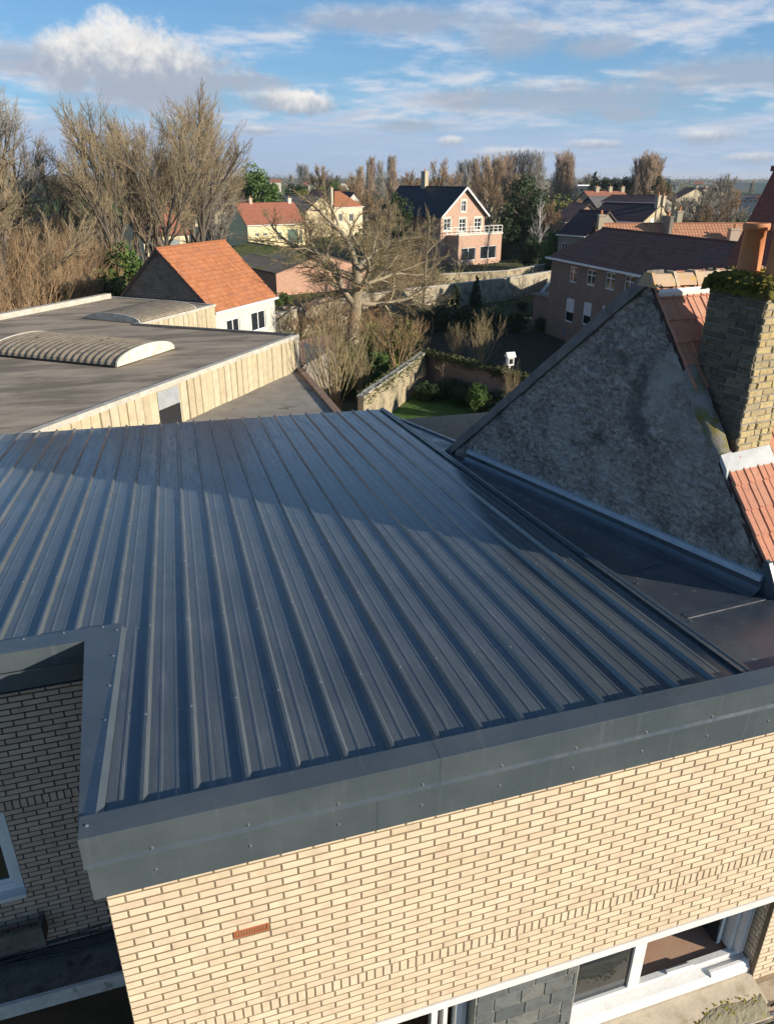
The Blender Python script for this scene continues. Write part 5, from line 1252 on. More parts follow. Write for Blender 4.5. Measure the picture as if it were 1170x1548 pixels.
# ================================================================== TREES AND PLANTS
class TB:                                    # fast mesh of thin tubes
    def __init__(s): s.v = []; s.f = []
    def tube(s, pts, rad, sides):
        b = len(s.v); n = len(pts); v = s.v; f = s.f
        d = (pts[-1] - pts[0]); x = d.orthogonal().normalized(); y = d.cross(x).normalized()
        cs = [(math.cos(6.28318 * k / sides), math.sin(6.28318 * k / sides)) for k in range(sides)]
        for p, r in zip(pts, rad):
            for c, q in cs: v.append((p.x + (x.x * c + y.x * q) * r, p.y + (x.y * c + y.y * q) * r, p.z + (x.z * c + y.z * q) * r))
        for i in range(n - 1):
            o = b + i * sides
            for k in range(sides):
                k2 = (k + 1) % sides; f.append((o + k, o + k2, o + sides + k2, o + sides + k))
    def data(s, name, m, smooth=True):
        me = bpy.data.meshes.new(name); me.from_pydata(s.v, [], s.f); me.materials.append(m)
        if smooth: me.polygons.foreach_set('use_smooth', [True] * len(me.polygons))
        return me
def grow(q, trunk, crown, p, d, L, r, lev, P):
    ns = P['seg'][lev]; pts = [p.copy()]; dirs = []; rad = [r]; step = L / ns
    r = max(r, P.get('rmin', .00065)); tip = r * (.55 if lev < P['lv'] - 1 else .35)
    for i in range(ns):
        d = (d + Vector((q.gauss(0, 1), q.gauss(0, 1), q.gauss(0, 1))) * P['wob'][lev] + Vector((0, 0, P['up'][lev]))).normalized()
        p = p + d * step; pts.append(p.copy()); dirs.append(d.copy()); rad.append(r + (tip - r) * (i + 1) / ns)
    (trunk if lev < P['tl'] else crown).tube(pts, rad, (8, 6, 4, 3, 3, 3, 3)[lev])
    if lev >= P['lv'] - 1: return
    n = P['n'][lev]; s0 = P['s0'][lev]
    ang0 = q.uniform(0, 6.28)
    for k in range(n):
        t = s0 + (1 - s0) * ((k + q.uniform(.2, .8)) / n) ** P.get('pw', .9); fi = min(ns - 1, int(t * ns)); fr_ = t * ns - fi
        pp = pts[fi].lerp(pts[fi + 1], min(1, fr_)); dd = dirs[fi]
        a = q.gauss(P['ang'][lev], P['ang'][lev] * .22); x = dd.orthogonal().normalized(); y = dd.cross(x); ph_ = ang0 + k * 2.4 + q.uniform(-.5, .5)
        nd = (dd * math.cos(a) + (x * math.cos(ph_) + y * math.sin(ph_)) * math.sin(a)).normalized()
        LL = L * P['lr'][lev] * q.uniform(.7, 1.15) * (1.1 - P.get('taper', .45) * t)
        grow(q, trunk, crown, pp, nd, LL, rad[fi] * P['rr'][lev] * q.uniform(.8, 1.1), lev + 1, P)
    # leader continues
    grow(q, trunk, crown, pts[-1], dirs[-1], L * P['lr'][lev] * (.62 if lev < 2 else .8), rad[-1] * .9, lev + 1, P)
def make_tree(seed, P, bark, twig, stems=1):
    q = random.Random(seed); t, c = TB(), TB()
    for s in range(stems):
        a = s * 2.4 + .3; lean = P.get('lean', 0) if stems > 1 else P.get('lean1', 0)
        if stems > 10: lean *= q.uniform(.1, 1.15); a += q.uniform(-.5, .5)
        d = Vector((math.cos(a) * lean, math.sin(a) * lean, 1)).normalized()
        grow(q, t, c, Vector((math.cos(a) * .015 * (stems > 1), math.sin(a) * .015 * (stems > 1), -.01)), d, P['L'] * (1 if s == 0 else q.uniform(.75, 1)), P['r'] * (1 if stems == 1 else .7), 0, P)
    vs = t.v + c.v; zm = sorted(v[2] for v in vs)[int(len(vs) * P.get('pct', .996))]
    for X in (t, c): X.v = [(v[0] / zm, v[1] / zm, v[2] / zm) for v in X.v]
    return t.data('trunk', bark), c.data('crown', twig)
def barkmat(name, c1, c2, s=3.0): return mottled(name, c1, c2, s, .95, b=.4, fine=30)
M_bark = barkmat('bark_grey_brown', (.34, .28, .19), (.24, .20, .135)); M_barkd = barkmat('bark_dark', (.10, .085, .065), (.16, .13, .10)); M_twig = barkmat('twig_tan', (.36, .28, .17), (.29, .225, .135)); M_twigy = barkmat('twig_straw', (.33, .26, .145), (.26, .205, .11)); M_twigb = barkmat('twig_brown', (.38, .26, .14), (.32, .21, .12)); M_twigp = barkmat('twig_poplar', (.46, .35, .25), (.40, .30, .21)); M_twigg = barkmat('twig_grey', (.33, .30, .25), (.27, .24, .20)); M_birch = barkmat('birch_bark', (.60, .55, .48), (.5, .46, .40))
def big(n=(8, 6, 5, 5, 4), L=.36, r=.016, up=(.02, .04, .05, .04, .03, .02), ang=(.70, .55, .50, .5, .5), wob=(.05, .07, .08, .09, .10, .1), lv=6, lr=(.80, .62, .60, .60, .60), s0=(.3, .2, .2, .15, .1), **k):
    return dict(n=n, L=L, r=r, up=up, ang=ang, wob=wob, lv=lv, lr=lr, s0=s0, seg=(7, 6, 5, 4, 3, 2), rr=k.pop('rr', (.62, .6, .6, .6, .6, .6)), tl=3, **k)
TR = {}
TR['broad_a'] = make_tree(1, big(), M_barkd, M_twig)
TR['broad_b'] = make_tree(2, big(n=(8, 6, 6, 5, 3)), M_barkd, M_twigg)
TR['tall_multi'] = make_tree(3, big(n=(6, 5, 5, 4, 3), L=.44, lean=.42, ang=(.50, .45, .45, .45, .5), up=(.02, .03, .035, .03, .03, .02)), M_barkd, M_twig, stems=4)
TR['scrub'] = make_tree(4, big(n=(6, 5, 5, 3), L=.6, lv=5, lean=.5, r=.014, ang=(.5, .5, .55, .6), lr=(.6, .55, .5, .5)), M_twigb, M_twigb, stems=7)
TR['walnut'] = make_tree(9, big(n=(8, 7, 6, 6, 4), L=.36, r=.027, ang=(1.0, .75, .7, .7, .8), up=(.0, .035, .02, .0, -.01, -.02), wob=(.09, .14, .15, .16, .18, .2), lr=(1.05, .66, .60, .55, .55), rr=(.60, .50, .50, .55, .6, .6), lean1=.25, s0=(.45, .25, .2, .15, .1)), M_bark, M_twigy)
TR['birch'] = make_tree(6, big(n=(12, 6, 5), L=.85, r=.012, lv=4, ang=(.6, .6, .6), lr=(.35, .5, .5), s0=(.2, .2, .1)), M_birch, M_birch)
TR['small_far'] = make_tree(7, big(n=(9, 7, 6, 5), rmin=.0022, L=.40, lv=5, r=.02, lr=(.72, .6, .56, .6)), M_barkd, M_twigb)
TR['small_far_grey'] = make_tree(17, big(n=(9, 7, 6, 5), rmin=.0020, L=.40, lv=5, r=.02, lr=(.72, .6, .56, .6)), M_barkd, M_twigg)
def pop(seed, tw, n=44): return make_tree(seed, dict(n=(n, 9, 6), rmin=.0021, L=.92, r=.010, up=(.05, .30, .22, .15), ang=(.50, .42, .42), wob=(.01, .04, .06, .1), lv=4, lr=(.30, .42, .45), s0=(.10, .1, .1), seg=(8, 5, 4, 3), rr=(.5, .6, .6), tl=1, taper=.25), M_twigg, tw)
TR['poplar_a'] = pop(11, M_twigp); TR['poplar_b'] = pop(12, M_twigp, 50); TR['poplar_c'] = pop(13, M_twigg, 36)
TR['shrub'] = make_tree(21, dict(n=(5, 4, 3), L=.9, r=.012, up=(.05, .08, .06, .04), ang=(.4, .45, .5), wob=(.07, .1, .12, .15), lv=4, lr=(.5, .5, .5), s0=(.25, .2, .1), seg=(6, 4, 3, 2), rr=(.55, .6, .6), tl=1, lean=.34), M_twigy, M_twigy, stems=14)
TR['fan_bush'] = make_tree(22, dict(n=(6, 4), L=.95, r=.008, up=(.02, .04, .04), ang=(.35, .4), wob=(.05, .08, .1), lv=3, lr=(.5, .5), s0=(.25, .2), seg=(6, 4, 3), rr=(.6, .6), tl=1, lean=.75), M_twig, M_twig, stems=40)
TR['young'] = make_tree(23, dict(n=(9, 5, 4), L=.8, r=.014, up=(.02, .06, .05, .03), ang=(.8, .6, .6), wob=(.06, .12, .15, .2), lv=4, lr=(.5, .55, .5), s0=(.3, .2, .1), seg=(6, 5, 4, 3), rr=(.5, .6, .6), tl=1), M_bark, M_twig)
def leafmat(name, c1, c2):
    def fn(g, b, t):
        r = isl(g); setin(t, b, 'Base Color', g.mix(r, c1, c2))
    return mat(name, c1, .6, 0, fn, .25)
M_leafd = leafmat('leaf_dark', (.025, .045, .018), (.055, .085, .03)); M_leafg = leafmat('leaf_green', (.05, .10, .02), (.11, .17, .04)); M_leafy = leafmat('leaf_yellow_green', (.13, .16, .03), (.20, .20, .05)); M_leafb = leafmat('dead_leaf', (.16, .10, .05), (.25, .16, .08))
def leaves(q, n, fn, size):
    v, f = [], []
    for i in range(n):
        p = fn(q); a = Vector((q.gauss(0, 1), q.gauss(0, 1), q.gauss(0, 1))).normalized(); b = a.orthogonal().normalized(); c = a.cross(b); s = size * q.uniform(.6, 1.4); o = len(v)
        for (x, y) in ((-1, 0), (0, -.55), (1, 0), (0, .55)): w = p + b * x * s + c * y * s; v.append((w.x, w.y, w.z))
        f.append((o, o + 1, o + 2, o + 3))
    return v, f
def clumps(q, nc, rx, rz, z0, r):
    C = []
    for i in range(nc):
        while True:
            p = Vector((q.uniform(-1, 1), q.uniform(-1, 1), q.uniform(-1, 1)))
            if .35 < p.length < 1: break
        C.append((Vector((p.x * rx, p.y * rx, z0 + rz + p.z * rz)), r * q.uniform(.6, 1.3)))
    def fn(q):
        c, rr = C[q.randrange(len(C))]; d = Vector((q.gauss(0, 1), q.gauss(0, 1), q.gauss(0, 1))).normalized() * rr * q.uniform(.6, 1.0); return c + d
    return fn
def evergreen(seed, m, n=7000, nc=60, rx=.38, rz=.44, z0=.08, r=.11, size=.016, trunk=True):
    q = random.Random(seed); v, f = leaves(q, n, clumps(q, nc, rx, rz, z0, r), size)
    me = bpy.data.meshes.new('crown'); me.from_pydata(v, [], f); me.materials.append(m)
    t = TB(); t.tube([Vector((0, 0, -.01)), Vector((.01, 0, .4)), Vector((0, .01, .8))], [.03, .02, .008], 8)
    for k in range(10):
        a = k * 2.4; z = .2 + k * .06; t.tube([Vector((0, 0, z)), Vector((math.cos(a) * rx * .5, math.sin(a) * rx * .5, z + .1)), Vector((math.cos(a) * rx * .9, math.sin(a) * rx * .9, z + .16))], [.012, .008, .003], 4)
    return t.data('trunk', M_barkd), me
def conifer(seed, m, n=7000, rx=.30, size=.017):
    q = random.Random(seed)
    tiers = [(z, rx * (1 - z) ** .75 * q.uniform(.75, 1.1), q.uniform(0, 6.28)) for z in [.08 + .9 * i / 90 for i in range(90)]]
    def fn(q):
        z, rr, a = tiers[min(89, int(q.random() ** 1.25 * 90))]; a += q.gauss(0, .32); s = q.random() ** .6 * rr
        return Vector((math.cos(a) * s, math.sin(a) * s, z - s * .25 + q.uniform(-.012, .012)))
    v, f = leaves(q, n, fn, size); me = bpy.data.meshes.new('crown'); me.from_pydata(v, [], f); me.materials.append(m)
    t = TB(); t.tube([Vector((0, 0, -.01)), Vector((0, 0, .98))], [.02, .004], 8)
    for (z, rr, a) in tiers[::2]: t.tube([Vector((0, 0, z)), Vector((math.cos(a) * rr * .95, math.sin(a) * rr * .95, z - rr * .22))], [.006, .002], 3)
    return t.data('trunk', M_barkd), me
TR['evergreen_a'] = evergreen(41, M_leafd, 12000); TR['evergreen_b'] = evergreen(42, M_leafg, 9000, 40, .34, .44, .05, .12, .018); TR['conifer'] = conifer(43, M_leafd, 9000); TR['bush_green'] = evergreen(44, M_leafg, 5000, 30, .6, .46, 0, .2, .03); TR['bush_dark'] = evergreen(45, M_leafd, 6000, 40, .6, .46, 0, .2, .03); TR['bush_yellow'] = evergreen(46, M_leafy, 4000, 30, .7, .46, 0, .2, .03)
TR['ball'] = evergreen(47, M_leafg, 5000, 60, .30, .30, .38, .10, .025); TR['leaf_scrub'] = evergreen(48, M_leafb, 5000, 50, .6, .48, 0, .2, .02)
TR['hedge_box'] = None
def tree(kind, px, D, top, label, cat='tree', group=None, rz=None, wide=1.0, name=None, z0=0.0, h=None, base=None):
    if base is not None: p = hz(px, base, 0); D = math.hypot(p.x, p.y)
    else: p = dp(px, 400, D)
    hh = h or (zat(px, top, (p.x, p.y)) - z0)
    t = thing(name or {'tree': 'bare_tree', 'poplar': 'poplar_tree', 'shrub': 'shrub', 'bush': 'bush', 'conifer': 'conifer_tree', 'evergreen tree': 'evergreen_tree'}.get(cat, 'tree'), label, cat, (p.x, p.y, z0), rz if rz is not None else (px * 1.7) % 6.28, group)
    a, b = TR[kind]; t.scale = (hh * wide, hh * wide, hh)
    link('trunk', a, t); link('crown', b, t); return t
# large bare trees on the left
tree('broad_b', 28, 84, 118, 'tall grey bare tree rising at the far left behind the tan one', wide=.80)
tree('broad_a', 2, 60, 215, 'broad tan bare tree at the left frame edge', wide=1.05)
tree('broad_a', 95, 92, 235, 'mid-height bare tree between the two big left trees', wide=.9, rz=2)
tree('tall_multi', 213, 70, 172, 'bare tree with dark trunk standing left of the orange roof ridge', wide=.80, rz=1.0)
tree('tall_multi', 290, 80, 144, 'tallest many-stemmed bare tree behind the orange roofed cottage', wide=1.12, rz=2.5)
tree('tall_multi', 330, 112, 222, 'lower bare tree right of the tallest one, before the cream farmhouse', wide=.7, rz=4)
for i, (x, D, top) in enumerate(((-30, 62, 330), (15, 66, 350), (60, 63, 340), (105, 68, 335), (150, 72, 345), (35, 58, 380), (85, 60, 390), (130, 64, 385), (180, 84, 350), (-10, 55, 400), (70, 80, 300), (120, 86, 305))):
    tree('scrub', x, D, top, ('leftmost', 'second', 'third', 'fourth', 'rightmost', 'front left', 'front middle', 'front right', 'far right', 'front leftmost', 'rear left', 'rear right')[i] + ' clump of the brown tangled scrub beyond the flat hall roof', 'shrub', 'thicket of brown scrub', wide=.9)
for i, (x, D, top, k) in enumerate(((20, 60, 300, 'leaf_scrub'), (75, 66, 290, 'leaf_scrub'), (130, 72, 320, 'leaf_scrub'))):
    pass
tree('evergreen_b', 187, 66, 366, 'dark green leafy holly tree beside the flint gable', 'evergreen tree', wide=1.05)
tree('bush_dark', 150, 66, 415, 'low dark bush left of the holly', 'bush')
tree('broad_b', 320, 92, 262, 'fine grey bare tree left of the yellow farmhouse', wide=.75, rz=1)
tree('evergreen_b', 395, 172, 246, 'ivy green tree behind the yellow farmhouse', 'evergreen tree', wide=1.0)
tree('bush_green', 428, 74, 440, 'green leafy bush between orange roof and barn', 'bush', wide=.7)
# walnut
wp = hz(531, 521, 0)
wt = tree('walnut', 531, 57, 292, 'gnarled spreading walnut tree with leaning trunk in the gardens', base=521, wide=1.32, rz=.4)
tree('young', 640, 70, 310, 'straw-coloured bare tree right of the walnut before the brick villa', wide=.9)
tree('scrub', 612, 84, 375, 'tangled bare shrubs between walnut and brick villa', 'shrub', wide=1.2)
tree('broad_a', 585, 96, 300, 'dense bare tree behind the walnut, left of the brick villa', wide=.95, rz=3)
tree('evergreen_a', 597, 118, 290, 'dark evergreen mass behind the bare branches beside the villa', 'evergreen tree', wide=.7)
# near garden shrubs
ordn0 = ['first', 'second', 'third', 'fourth', 'fifth', 'sixth', 'seventh', 'eighth', 'ninth', 'tenth', 'eleventh', 'twelfth', 'thirteenth']
tree('shrub', 508, 38, 462, 'tall clump of straw-coloured upright stems beside the metal roof', 'shrub', base=632, wide=1.0)
tree('shrub', 545, 41, 500, 'smaller clump of pale stems right of the tall one', 'shrub', base=607, wide=.8)
tree('shrub', 478, 44, 480, 'thin pale stems behind the brown lean-to roof', 'shrub', base=575, wide=1.0)
tree('shrub', 430, 60, 455, 'pale twiggy growth below the pinkish wall', 'shrub', base=515, wide=1.6)
tree('scrub', 500, 56, 440, 'brown twiggy shrub left of the walnut trunk', 'shrub', base=530, wide=1.1)
tree('scrub', 455, 62, 470, 'low brown scrub before the pinkish wall', 'shrub', base=512, wide=1.6)
tree('bush_yellow', 590, 50, 483, 'olive green bush right of the walnut trunk', 'bush', base=548, wide=1.0)
tree('bush_green', 560, 46, 530, 'bright ivy bush hanging over the ochre garden wall', 'bush', base=585, wide=.9)
tree('bush_dark', 615, 56, 500, 'dark bush behind the ochre garden wall', 'bush', base=540, wide=.8)
tree('bush_yellow', 560, 41, 595, 'low yellow green plants at the foot of the ochre wall', 'bush', base=618, wide=1.2)
tree('bush_yellow', 640, 44, 588, 'low yellow green tuft at the lawn edge', 'bush', base=603, wide=1.5)
tree('young', 622, 45, 520, 'small bare fruit tree trained before the ochre wall', base=602, wide=.9)
tree('young', 668, 47, 545, 'little bare shrub in the shaded lawn corner', 'shrub', base=600, wide=.9)
tree('shrub', 726, 52, 470, 'round mass of bare straw-coloured twigs behind the mossy wall', 'bush', base=562, wide=1.15)
tree('shrub', 690, 52, 486, 'smaller bare twiggy bush left of the round twig mass', 'bush', base=556, wide=1.1)
tree('shrub', 768, 40, 545, 'bare climber with pale stems against the shaded garden wall', 'shrub', base=640, wide=.55)
tree('ball', 719, 40, 580, 'clipped green ball topiary on the shaded lawn', 'topiary', base=635, name='topiary', wide=1.0)
tree('bush_dark', 748, 39, 612, 'low dark shrub right of the topiary', 'bush', base=640, wide=1.0)
tree('shrub', 868, 40, 500, 'thin bare twigs behind the grey gable verge', 'shrub', base=560, wide=.9)
tree('conifer', 722, 76, 414, 'dark conifer in the shade before the long stone wall', 'conifer', wide=.9)
tree('evergreen_a', 690, 74, 428, 'dark ivy-covered stump left of the shaded conifer', 'evergreen tree', wide=.5)
for i, x in enumerate((748, 770, 790, 815)): tree('young', x, 76, 408 + (i % 2) * 8, ('leftmost', 'second', 'third', 'rightmost')[i] + ' bare espalier fruit tree against the pale stone wall', 'tree', 'espalier trees on the long wall', wide=.9)
tree('young', 697, 84, 360, 'slender bare sapling in front of the villa extension', wide=.7)
tree('young', 737, 82, 395, 'small bare sapling by the villa garden wall', wide=.7)
for i, (x, w, lb) in enumerate(((771, 1.5, 'left'), (789, 1.1, 'middle'), (806, 1.1, 'right'))):
    p = hz(x, 391, 0); o = thing('box_hedge', lb + 'most of the clipped hedges in the villa garden' if lb != 'middle' else 'middle one of the three clipped hedges in the villa garden', 'hedge', (p.x, p.y, 0))
    q = random.Random(i)
    def bf(q):
        s = q.randrange(3); v = [q.uniform(-1, 1) for _ in range(3)]; v[s] = q.choice((-1, 1)) * q.uniform(.85, 1.05); return Vector((v[0] * w, v[1] * .8, .8 + v[2] * .75))
    v, f = leaves(q, 1500, bf, .12); me = bpy.data.meshes.new('foliage'); me.from_pydata(v, [], f); me.materials.append(M_leafd); link('foliage', me, o)
    mb = MB(); mb.box(-w * .8, w * .8, -.62, .62, 0, 1.4); mb.build('inner_branches', M_barkd, o)
q = random.Random(99)
gp = [(600, 560, 470, 'scrub', 1.0), (560, 530, 470, 'scrub', 1.1), (650, 520, 480, 'young', .9), (780, 500, 470, 'bush_dark', .8), (740, 500, 468, 'bush_dark', .9), (700, 500, 462, 'bush_dark', .8), (820, 500, 478, 'bush_dark', .8), (660, 500, 460, 'bush_dark', .8), (590, 470, 410, 'scrub', 1.2), (640, 462, 400, 'scrub', 1.2), (560, 500, 440, 'scrub', 1.2), (680, 600, 570, 'bush_dark', 1.0), (650, 605, 575, 'bush_dark', 1.0), (700, 612, 580, 'bush_dark', 1.0), (740, 625, 590, 'bush_dark', 1.0), (770, 640, 600, 'bush_dark', 1.0), (530, 600, 560, 'bush_green', 1.1), (520, 560, 520, 'bush_yellow', 1.1), (480, 540, 500, 'scrub', 1.3), (445, 500, 470, 'scrub', 1.5), (520, 470, 440, 'scrub', 1.3), (480, 478, 455, 'scrub', 1.5), (790, 470, 455, 'bush_dark', .8), (610, 505, 478, 'bush_yellow', 1.0), (575, 575, 520, 'young', .8), (500, 585, 520, 'young', 1.0)]
kind = {'scrub': ('brown twiggy shrub', 'shrub'), 'fan_bush': ('fan of pale bare twigs', 'bush'), 'young': ('little bare fruit tree', 'tree'), 'bush_dark': ('low dark leafy bush', 'bush'), 'bush_green': ('ivy green bush', 'bush'), 'bush_yellow': ('olive yellow bush', 'bush')}
gp.sort(key=lambda g_: (g_[3], g_[0])); cn = {}
for (x, base, top, k, w) in gp:
    cn[k] = cn.get(k, 0) + 1; zone = 'on the lawn edge' if base > 565 and x > 600 else 'in the dark vegetable garden' if x > 630 else 'in the overgrown strip before the pale wall'
    if k == 'bush_dark': w *= 1.2
    tree(k, x, 50, top, '%s from the left, %s %s' % (ordn0[cn[k] - 1], kind[k][0], zone), kind[k][1], base=base, wide=w)
# right of the villa
tree('evergreen_a', 787, 128, 262, 'large dark pine right of the brick villa', 'evergreen tree', wide=.75)
tree('evergreen_a', 765, 125, 330, 'dark evergreen undergrowth beside the villa terrace', 'evergreen tree', wide=.9)
tree('birch', 812, 116, 298, 'pale barked birch right of the dark pine', wide=.9)
tree('small_far', 826, 125, 305, 'rusty bare tree behind the birch', wide=.8)
tree('bush_green', 826, 106, 345, 'green bush below the birch', 'bush', wide=.6)
tree('evergreen_a', 800, 112, 352, 'dark shrub mass before the birch trunk', 'bush', wide=.9)
# poplars
pl = [(445, 262, 420, 'poplar_c'), (462, 246, 400, 'poplar_c'), (470, 248, 400, 'poplar_c'), (545, 250, 300, 'poplar_a'), (560, 236, 290, 'poplar_a'), (577, 242, 330, 'poplar_c'), (592, 234, 290, 'poplar_a'), (689, 241, 330, 'poplar_c'), (700, 239, 330, 'poplar_c'), (714, 237, 260, 'poplar_b'), (727, 234, 240, 'poplar_a'), (738, 236, 250, 'poplar_b'), (750, 232, 250, 'poplar_b'), (761, 231, 260, 'poplar_b'), (772, 228, 270, 'poplar_c'), (783, 226, 260, 'poplar_c'), (794, 227, 260, 'poplar_c'), (806, 230, 280, 'poplar_c'), (833, 229, 240, 'poplar_b'), (841, 228, 245, 'poplar_b'), (847, 233, 240, 'poplar_b'), (944, 236, 235, 'poplar_b'), (952, 231, 230, 'poplar_b'), (960, 229, 232, 'poplar_b'), (968, 231, 230, 'poplar_b'), (975, 236, 235, 'poplar_b'), (1115, 272, 420, 'poplar_c')]
ordn = ['first', 'second', 'third', 'fourth', 'fifth', 'sixth', 'seventh', 'eighth', 'ninth', 'tenth', 'eleventh', 'twelfth', 'thirteenth', 'fourteenth', 'fifteenth', 'sixteenth', 'seventeenth', 'eighteenth', 'nineteenth', 'twentieth', 'twenty-first', 'twenty-second', 'twenty-third', 'twenty-fourth', 'twenty-fifth', 'twenty-sixth', 'twenty-seventh']
for i, (x, top, D, k) in enumerate(pl):
    tree(k, x, D, top, ordn[i] + ' tall bare poplar from the left along the skyline', 'poplar', 'bare poplars along the skyline', wide=1.45)
fr_ = [(487, 248, 300, 'small_far', 1.0, 'rounded brown bare tree on the left skyline'), (500, 262, 320, 'small_far_grey', 1.0, 'grey bare tree right of the rounded brown one'), (536, 262, 220, 'small_far', 1.0, 'low brown tree left of the reddish poplars'), (618, 258, 260, 'small_far', 1.0, 'rusty bare tree above the villa roof ridge'), (663, 240, 230, 'small_far', .85, 'rounded bare tree behind the villa chimney'), (640, 262, 280, 'small_far', .9, 'small brown tree left of the rounded bare one'), (735, 250, 190, 'small_far', .8, 'bare tree standing before the poplar row'), (775, 262, 200, 'small_far', .9, 'brown bare tree behind the dark pine'), (878, 262, 320, 'small_far_grey', 1.0, 'grey bare tree above the modern houses'), (985, 268, 190, 'small_far', .8, 'olive brown tree right of the multi-stemmed poplars'), (1012, 296, 150, 'small_far_grey', 1.3, 'grey bare tree before the maroon roofed houses'), (1032, 294, 140, 'small_far_grey', 1.3, 'wide grey bare tree beyond the orange roof ridge'), (1055, 280, 170, 'small_far_grey', 1.1, 'bare tree standing before the far bungalows'), (1072, 262, 200, 'small_far_grey', .8, 'tall thin bare tree reaching the right skyline'), (1090, 284, 190, 'small_far', 1.0, 'brown bare tree left of the bungalow row'), (1060, 306, 120, 'small_far', 1.3, 'low tangled tree behind the orange roof ridge'), (1100, 312, 130, 'small_far_grey', 1.4, 'low grey scrubby tree at the right field edge'), (1018, 316, 120, 'small_far_grey', 1.4, 'pale scrubby tree right of the cream gable'), (1130, 330, 110, 'scrub', 1.5, 'dry brush behind the orange roof near the chimney pot'), (865, 300, 170, 'small_far', 1.0, 'bare tree behind the small orange roofed house'), (555, 285, 190, 'small_far', 1.0, 'brown tree right of the white gable end'), (575, 300, 150, 'small_far', 1.1, 'bare tree left of the villa roof')]
for (x, top, D, k, w, lb) in fr_: tree(k, x, D, top, lb, 'tree', wide=w)
for (x, top, D, k, w, lb, c) in ((885, 259, 280, 'conifer', 1.1, 'dark pointed conifer on the right skyline', 'conifer'), (905, 268, 240, 'evergreen_a', 1.2, 'wide dark evergreen left of the multi-stemmed poplars', 'evergreen tree'), (925, 267, 236, 'evergreen_a', 1.1, 'second dark evergreen beside the multi-stemmed poplars', 'evergreen tree'), (982, 266, 210, 'evergreen_a', .7, 'small dark evergreen right of the multi-stemmed poplars', 'evergreen tree'), (450, 277, 260, 'evergreen_a', 1.3, 'dark evergreen clump in the left fields', 'evergreen tree'), (466, 279, 262, 'evergreen_a', 1.2, 'second dark evergreen clump in the left fields', 'evergreen tree'), (476, 280, 250, 'bush_yellow', .8, 'yellowish bush beside the dark clumps', 'bush'), (510, 271, 270, 'evergreen_b', 1.2, 'rounded bright green tree on the left skyline', 'evergreen tree'), (512, 264, 420, 'conifer', 1.2, 'tiny dark conifer above the rounded green tree', 'conifer'), (1138, 326, 130, 'bush_green', 1.2, 'green bush left of the chimney pot beyond the roof', 'bush'), (1122, 333, 110, 'bush_dark', 1.0, 'dark bush just above the orange roof ridge', 'bush'), (862, 294, 230, 'bush_yellow', 1.6, 'yellow green hedge under the modern houses', 'hedge'), (1010, 330, 100, 'bush_green', 1.0, 'green bush right of the cream gable', 'bush')):
    tree(k, x, D, top, lb, c, wide=w)
# ivy on the garden walls
q = random.Random(61); v, f = [], []
def ivy(a, b, n, side, drop):
    d = (b - a); L = math.hypot(d.x, d.y); u = Vector((d.x / L, d.y / L, 0)); nn = Vector((-u.y, u.x, 0))
    for i in range(n):
        s_ = q.random(); dens = .5 + .5 * noise.noise(Vector((s_ * 7, side, 2)))
        if q.random() > dens + .15: continue
        z = 2.12 - abs(q.gauss(0, drop)) + q.uniform(0, .15); w = Vector((a.x + d.x * s_, a.y + d.y * s_, 0)) + nn * q.choice((-1, 1)) * q.uniform(.14, .26)
        p = Vector((w.x, w.y, z)); e = Vector((q.gauss(0, 1), q.gauss(0, 1), q.gauss(0, 1))).normalized(); g2 = e.orthogonal().normalized(); k2 = e.cross(g2); o = len(v); sz = q.uniform(.03, .07)
        for (x, y) in ((-1, 0), (0, -.7), (1, 0), (0, .7)): r = p + g2 * x * sz + k2 * y * sz; v.append((r.x, r.y, r.z))
        f.append((o, o + 1, o + 2, o + 3))
ivy(LW0, LWR, 9000, 1, .22); ivy(LW0, LWL, 3500, 5, .35)
me = bpy.data.meshes.new('ivy'); me.from_pydata(v, [], f); me.materials.append(leafmat('ivy_leaf', (.05, .065, .02), (.12, .12, .04))); o = bpy.data.objects.new('ivy', me); COL.objects.link(o); o['kind'] = 'stuff'; o['label'] = 'ivy and moss clinging to the tops of the garden walls'; o['category'] = 'ivy'
# far woods, hedges: countless, one mass
q = random.Random(77); v, f = [], []
def tuft(px, D, h, w, n, size):
    p = dp(px, 300, D)
    for i in range(n):
        a = q.uniform(-1, 1); b = Vector((p.x + q.gauss(0, w * .4), p.y + q.gauss(0, w * .4), abs(q.gauss(.35, .3)) * h)); s = size * q.uniform(.5, 1.5); d = Vector((q.gauss(0, 1), q.gauss(0, 1), q.gauss(0, 1))).normalized(); e = d.orthogonal().normalized(); g2 = d.cross(e); o = len(v)
        for (x, y) in ((-1, 0), (0, -.6), (1, 0), (0, .6)): r = b + e * x * s + g2 * y * s; v.append((r.x, r.y, max(.1, r.z)))
        f.append((o, o + 1, o + 2, o + 3))
def wood(name, rows, m, label):
    global v, f
    v, f = [], []
    for (x0, x1, D0, D1, h, n) in rows:
        for i in range(n): tuft(q.uniform(x0, x1), q.uniform(D0, D1), h * q.uniform(.5, 1.2), h * .9, 40, h * .085)
    me = bpy.data.meshes.new(name); me.from_pydata(v, [], f); me.materials.append(m); o = bpy.data.objects.new(name, me); COL.objects.link(o); o['kind'] = 'stuff'; o['label'] = label; o['category'] = 'woods'
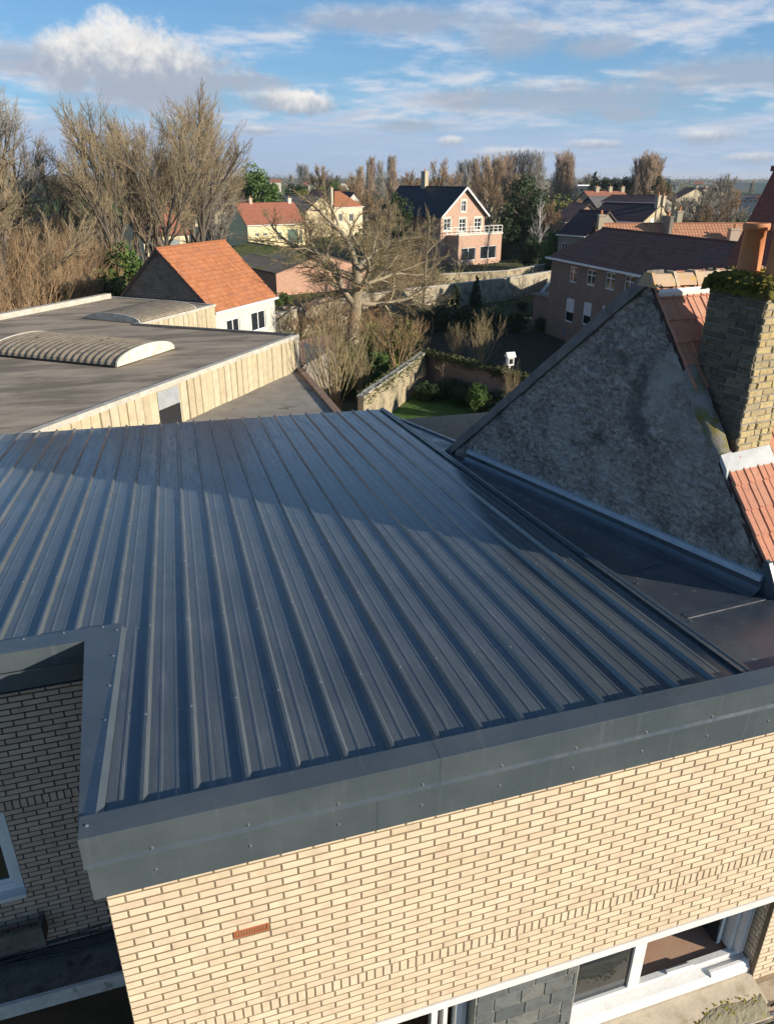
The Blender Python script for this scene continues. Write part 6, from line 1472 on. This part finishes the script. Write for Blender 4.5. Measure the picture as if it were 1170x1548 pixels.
wood('far_woods', [(-200, 1400, 1500, 3200, 14, 900), (-200, 520, 900, 1400, 9, 160), (980, 1400, 900, 1500, 8, 130), (540, 980, 500, 900, 11, 300)], leafmat('wood_leaf', (.13, .11, .085), (.17, .14, .10)), 'continuous band of brown woods along the horizon')
wood('far_hedges', [(380, 560, 260, 700, 4, 60), (560, 860, 180, 420, 7, 240), (860, 1000, 200, 420, 6, 100), (1000, 1170, 130, 520, 3.5, 170), (540, 660, 140, 230, 4, 60)], leafmat('hedge_leaf', (.14, .105, .06), (.12, .13, .05)), 'scattered brown hedges and brush over the fields')
wood('near_undergrowth', [(400, 560, 48, 80, 1.3, 90), (560, 700, 62, 100, 1.6, 70), (-80, 200, 58, 100, 2.0, 160), (660, 830, 60, 82, .8, 70), (600, 840, 88, 125, 1.2, 60)], leafmat('undergrowth_leaf', (.16, .13, .06), (.10, .12, .035)), 'dry undergrowth covering the ground between the gardens')
v, f = [], []
for i in range(26000):
    x, y = q.uniform(7.4, 17.5), q.uniform(20, 43); 
    if (y - LW0.y) > -.4 - abs(x - LW0.x) * 1.0: pass
    h = q.uniform(.03, .09); a = q.uniform(0, 6.28); o = len(v); w = .012
    v += [(x - math.cos(a) * w, y - math.sin(a) * w, 0), (x + math.cos(a) * w, y + math.sin(a) * w, 0), (x + q.gauss(0, .02), y + q.gauss(0, .02), h)]; f.append((o, o + 1, o + 2))
me = bpy.data.meshes.new('grass'); me.from_pydata(v, [], f); me.materials.append(leafmat('grass_blade', (.06, .13, .02), (.10, .18, .03))); o = bpy.data.objects.new('grass', me); COL.objects.link(o); o['kind'] = 'stuff'; o['label'] = 'short green grass of the small lawn in shade'; o['category'] = 'grass'

# ------------------------------------------------------------------ haze
hb = MB(); hb.box(-8900, 8900, -8900, 8900, -1.0, 48.0)
hm = bpy.data.materials.new('haze_air'); hm.use_nodes = True; hn = hm.node_tree; hn.nodes.clear()
ho = hn.nodes.new('ShaderNodeOutputMaterial'); hv = hn.nodes.new('ShaderNodeVolumePrincipled'); hv.inputs['Density'].default_value = .00011; hv.inputs['Color'].default_value = (.86, .90, .96, 1); hv.inputs['Anisotropy'].default_value = .2
hn.links.new(hv.outputs[0], ho.inputs['Volume'])
hb.build('haze', hm, kind='stuff')
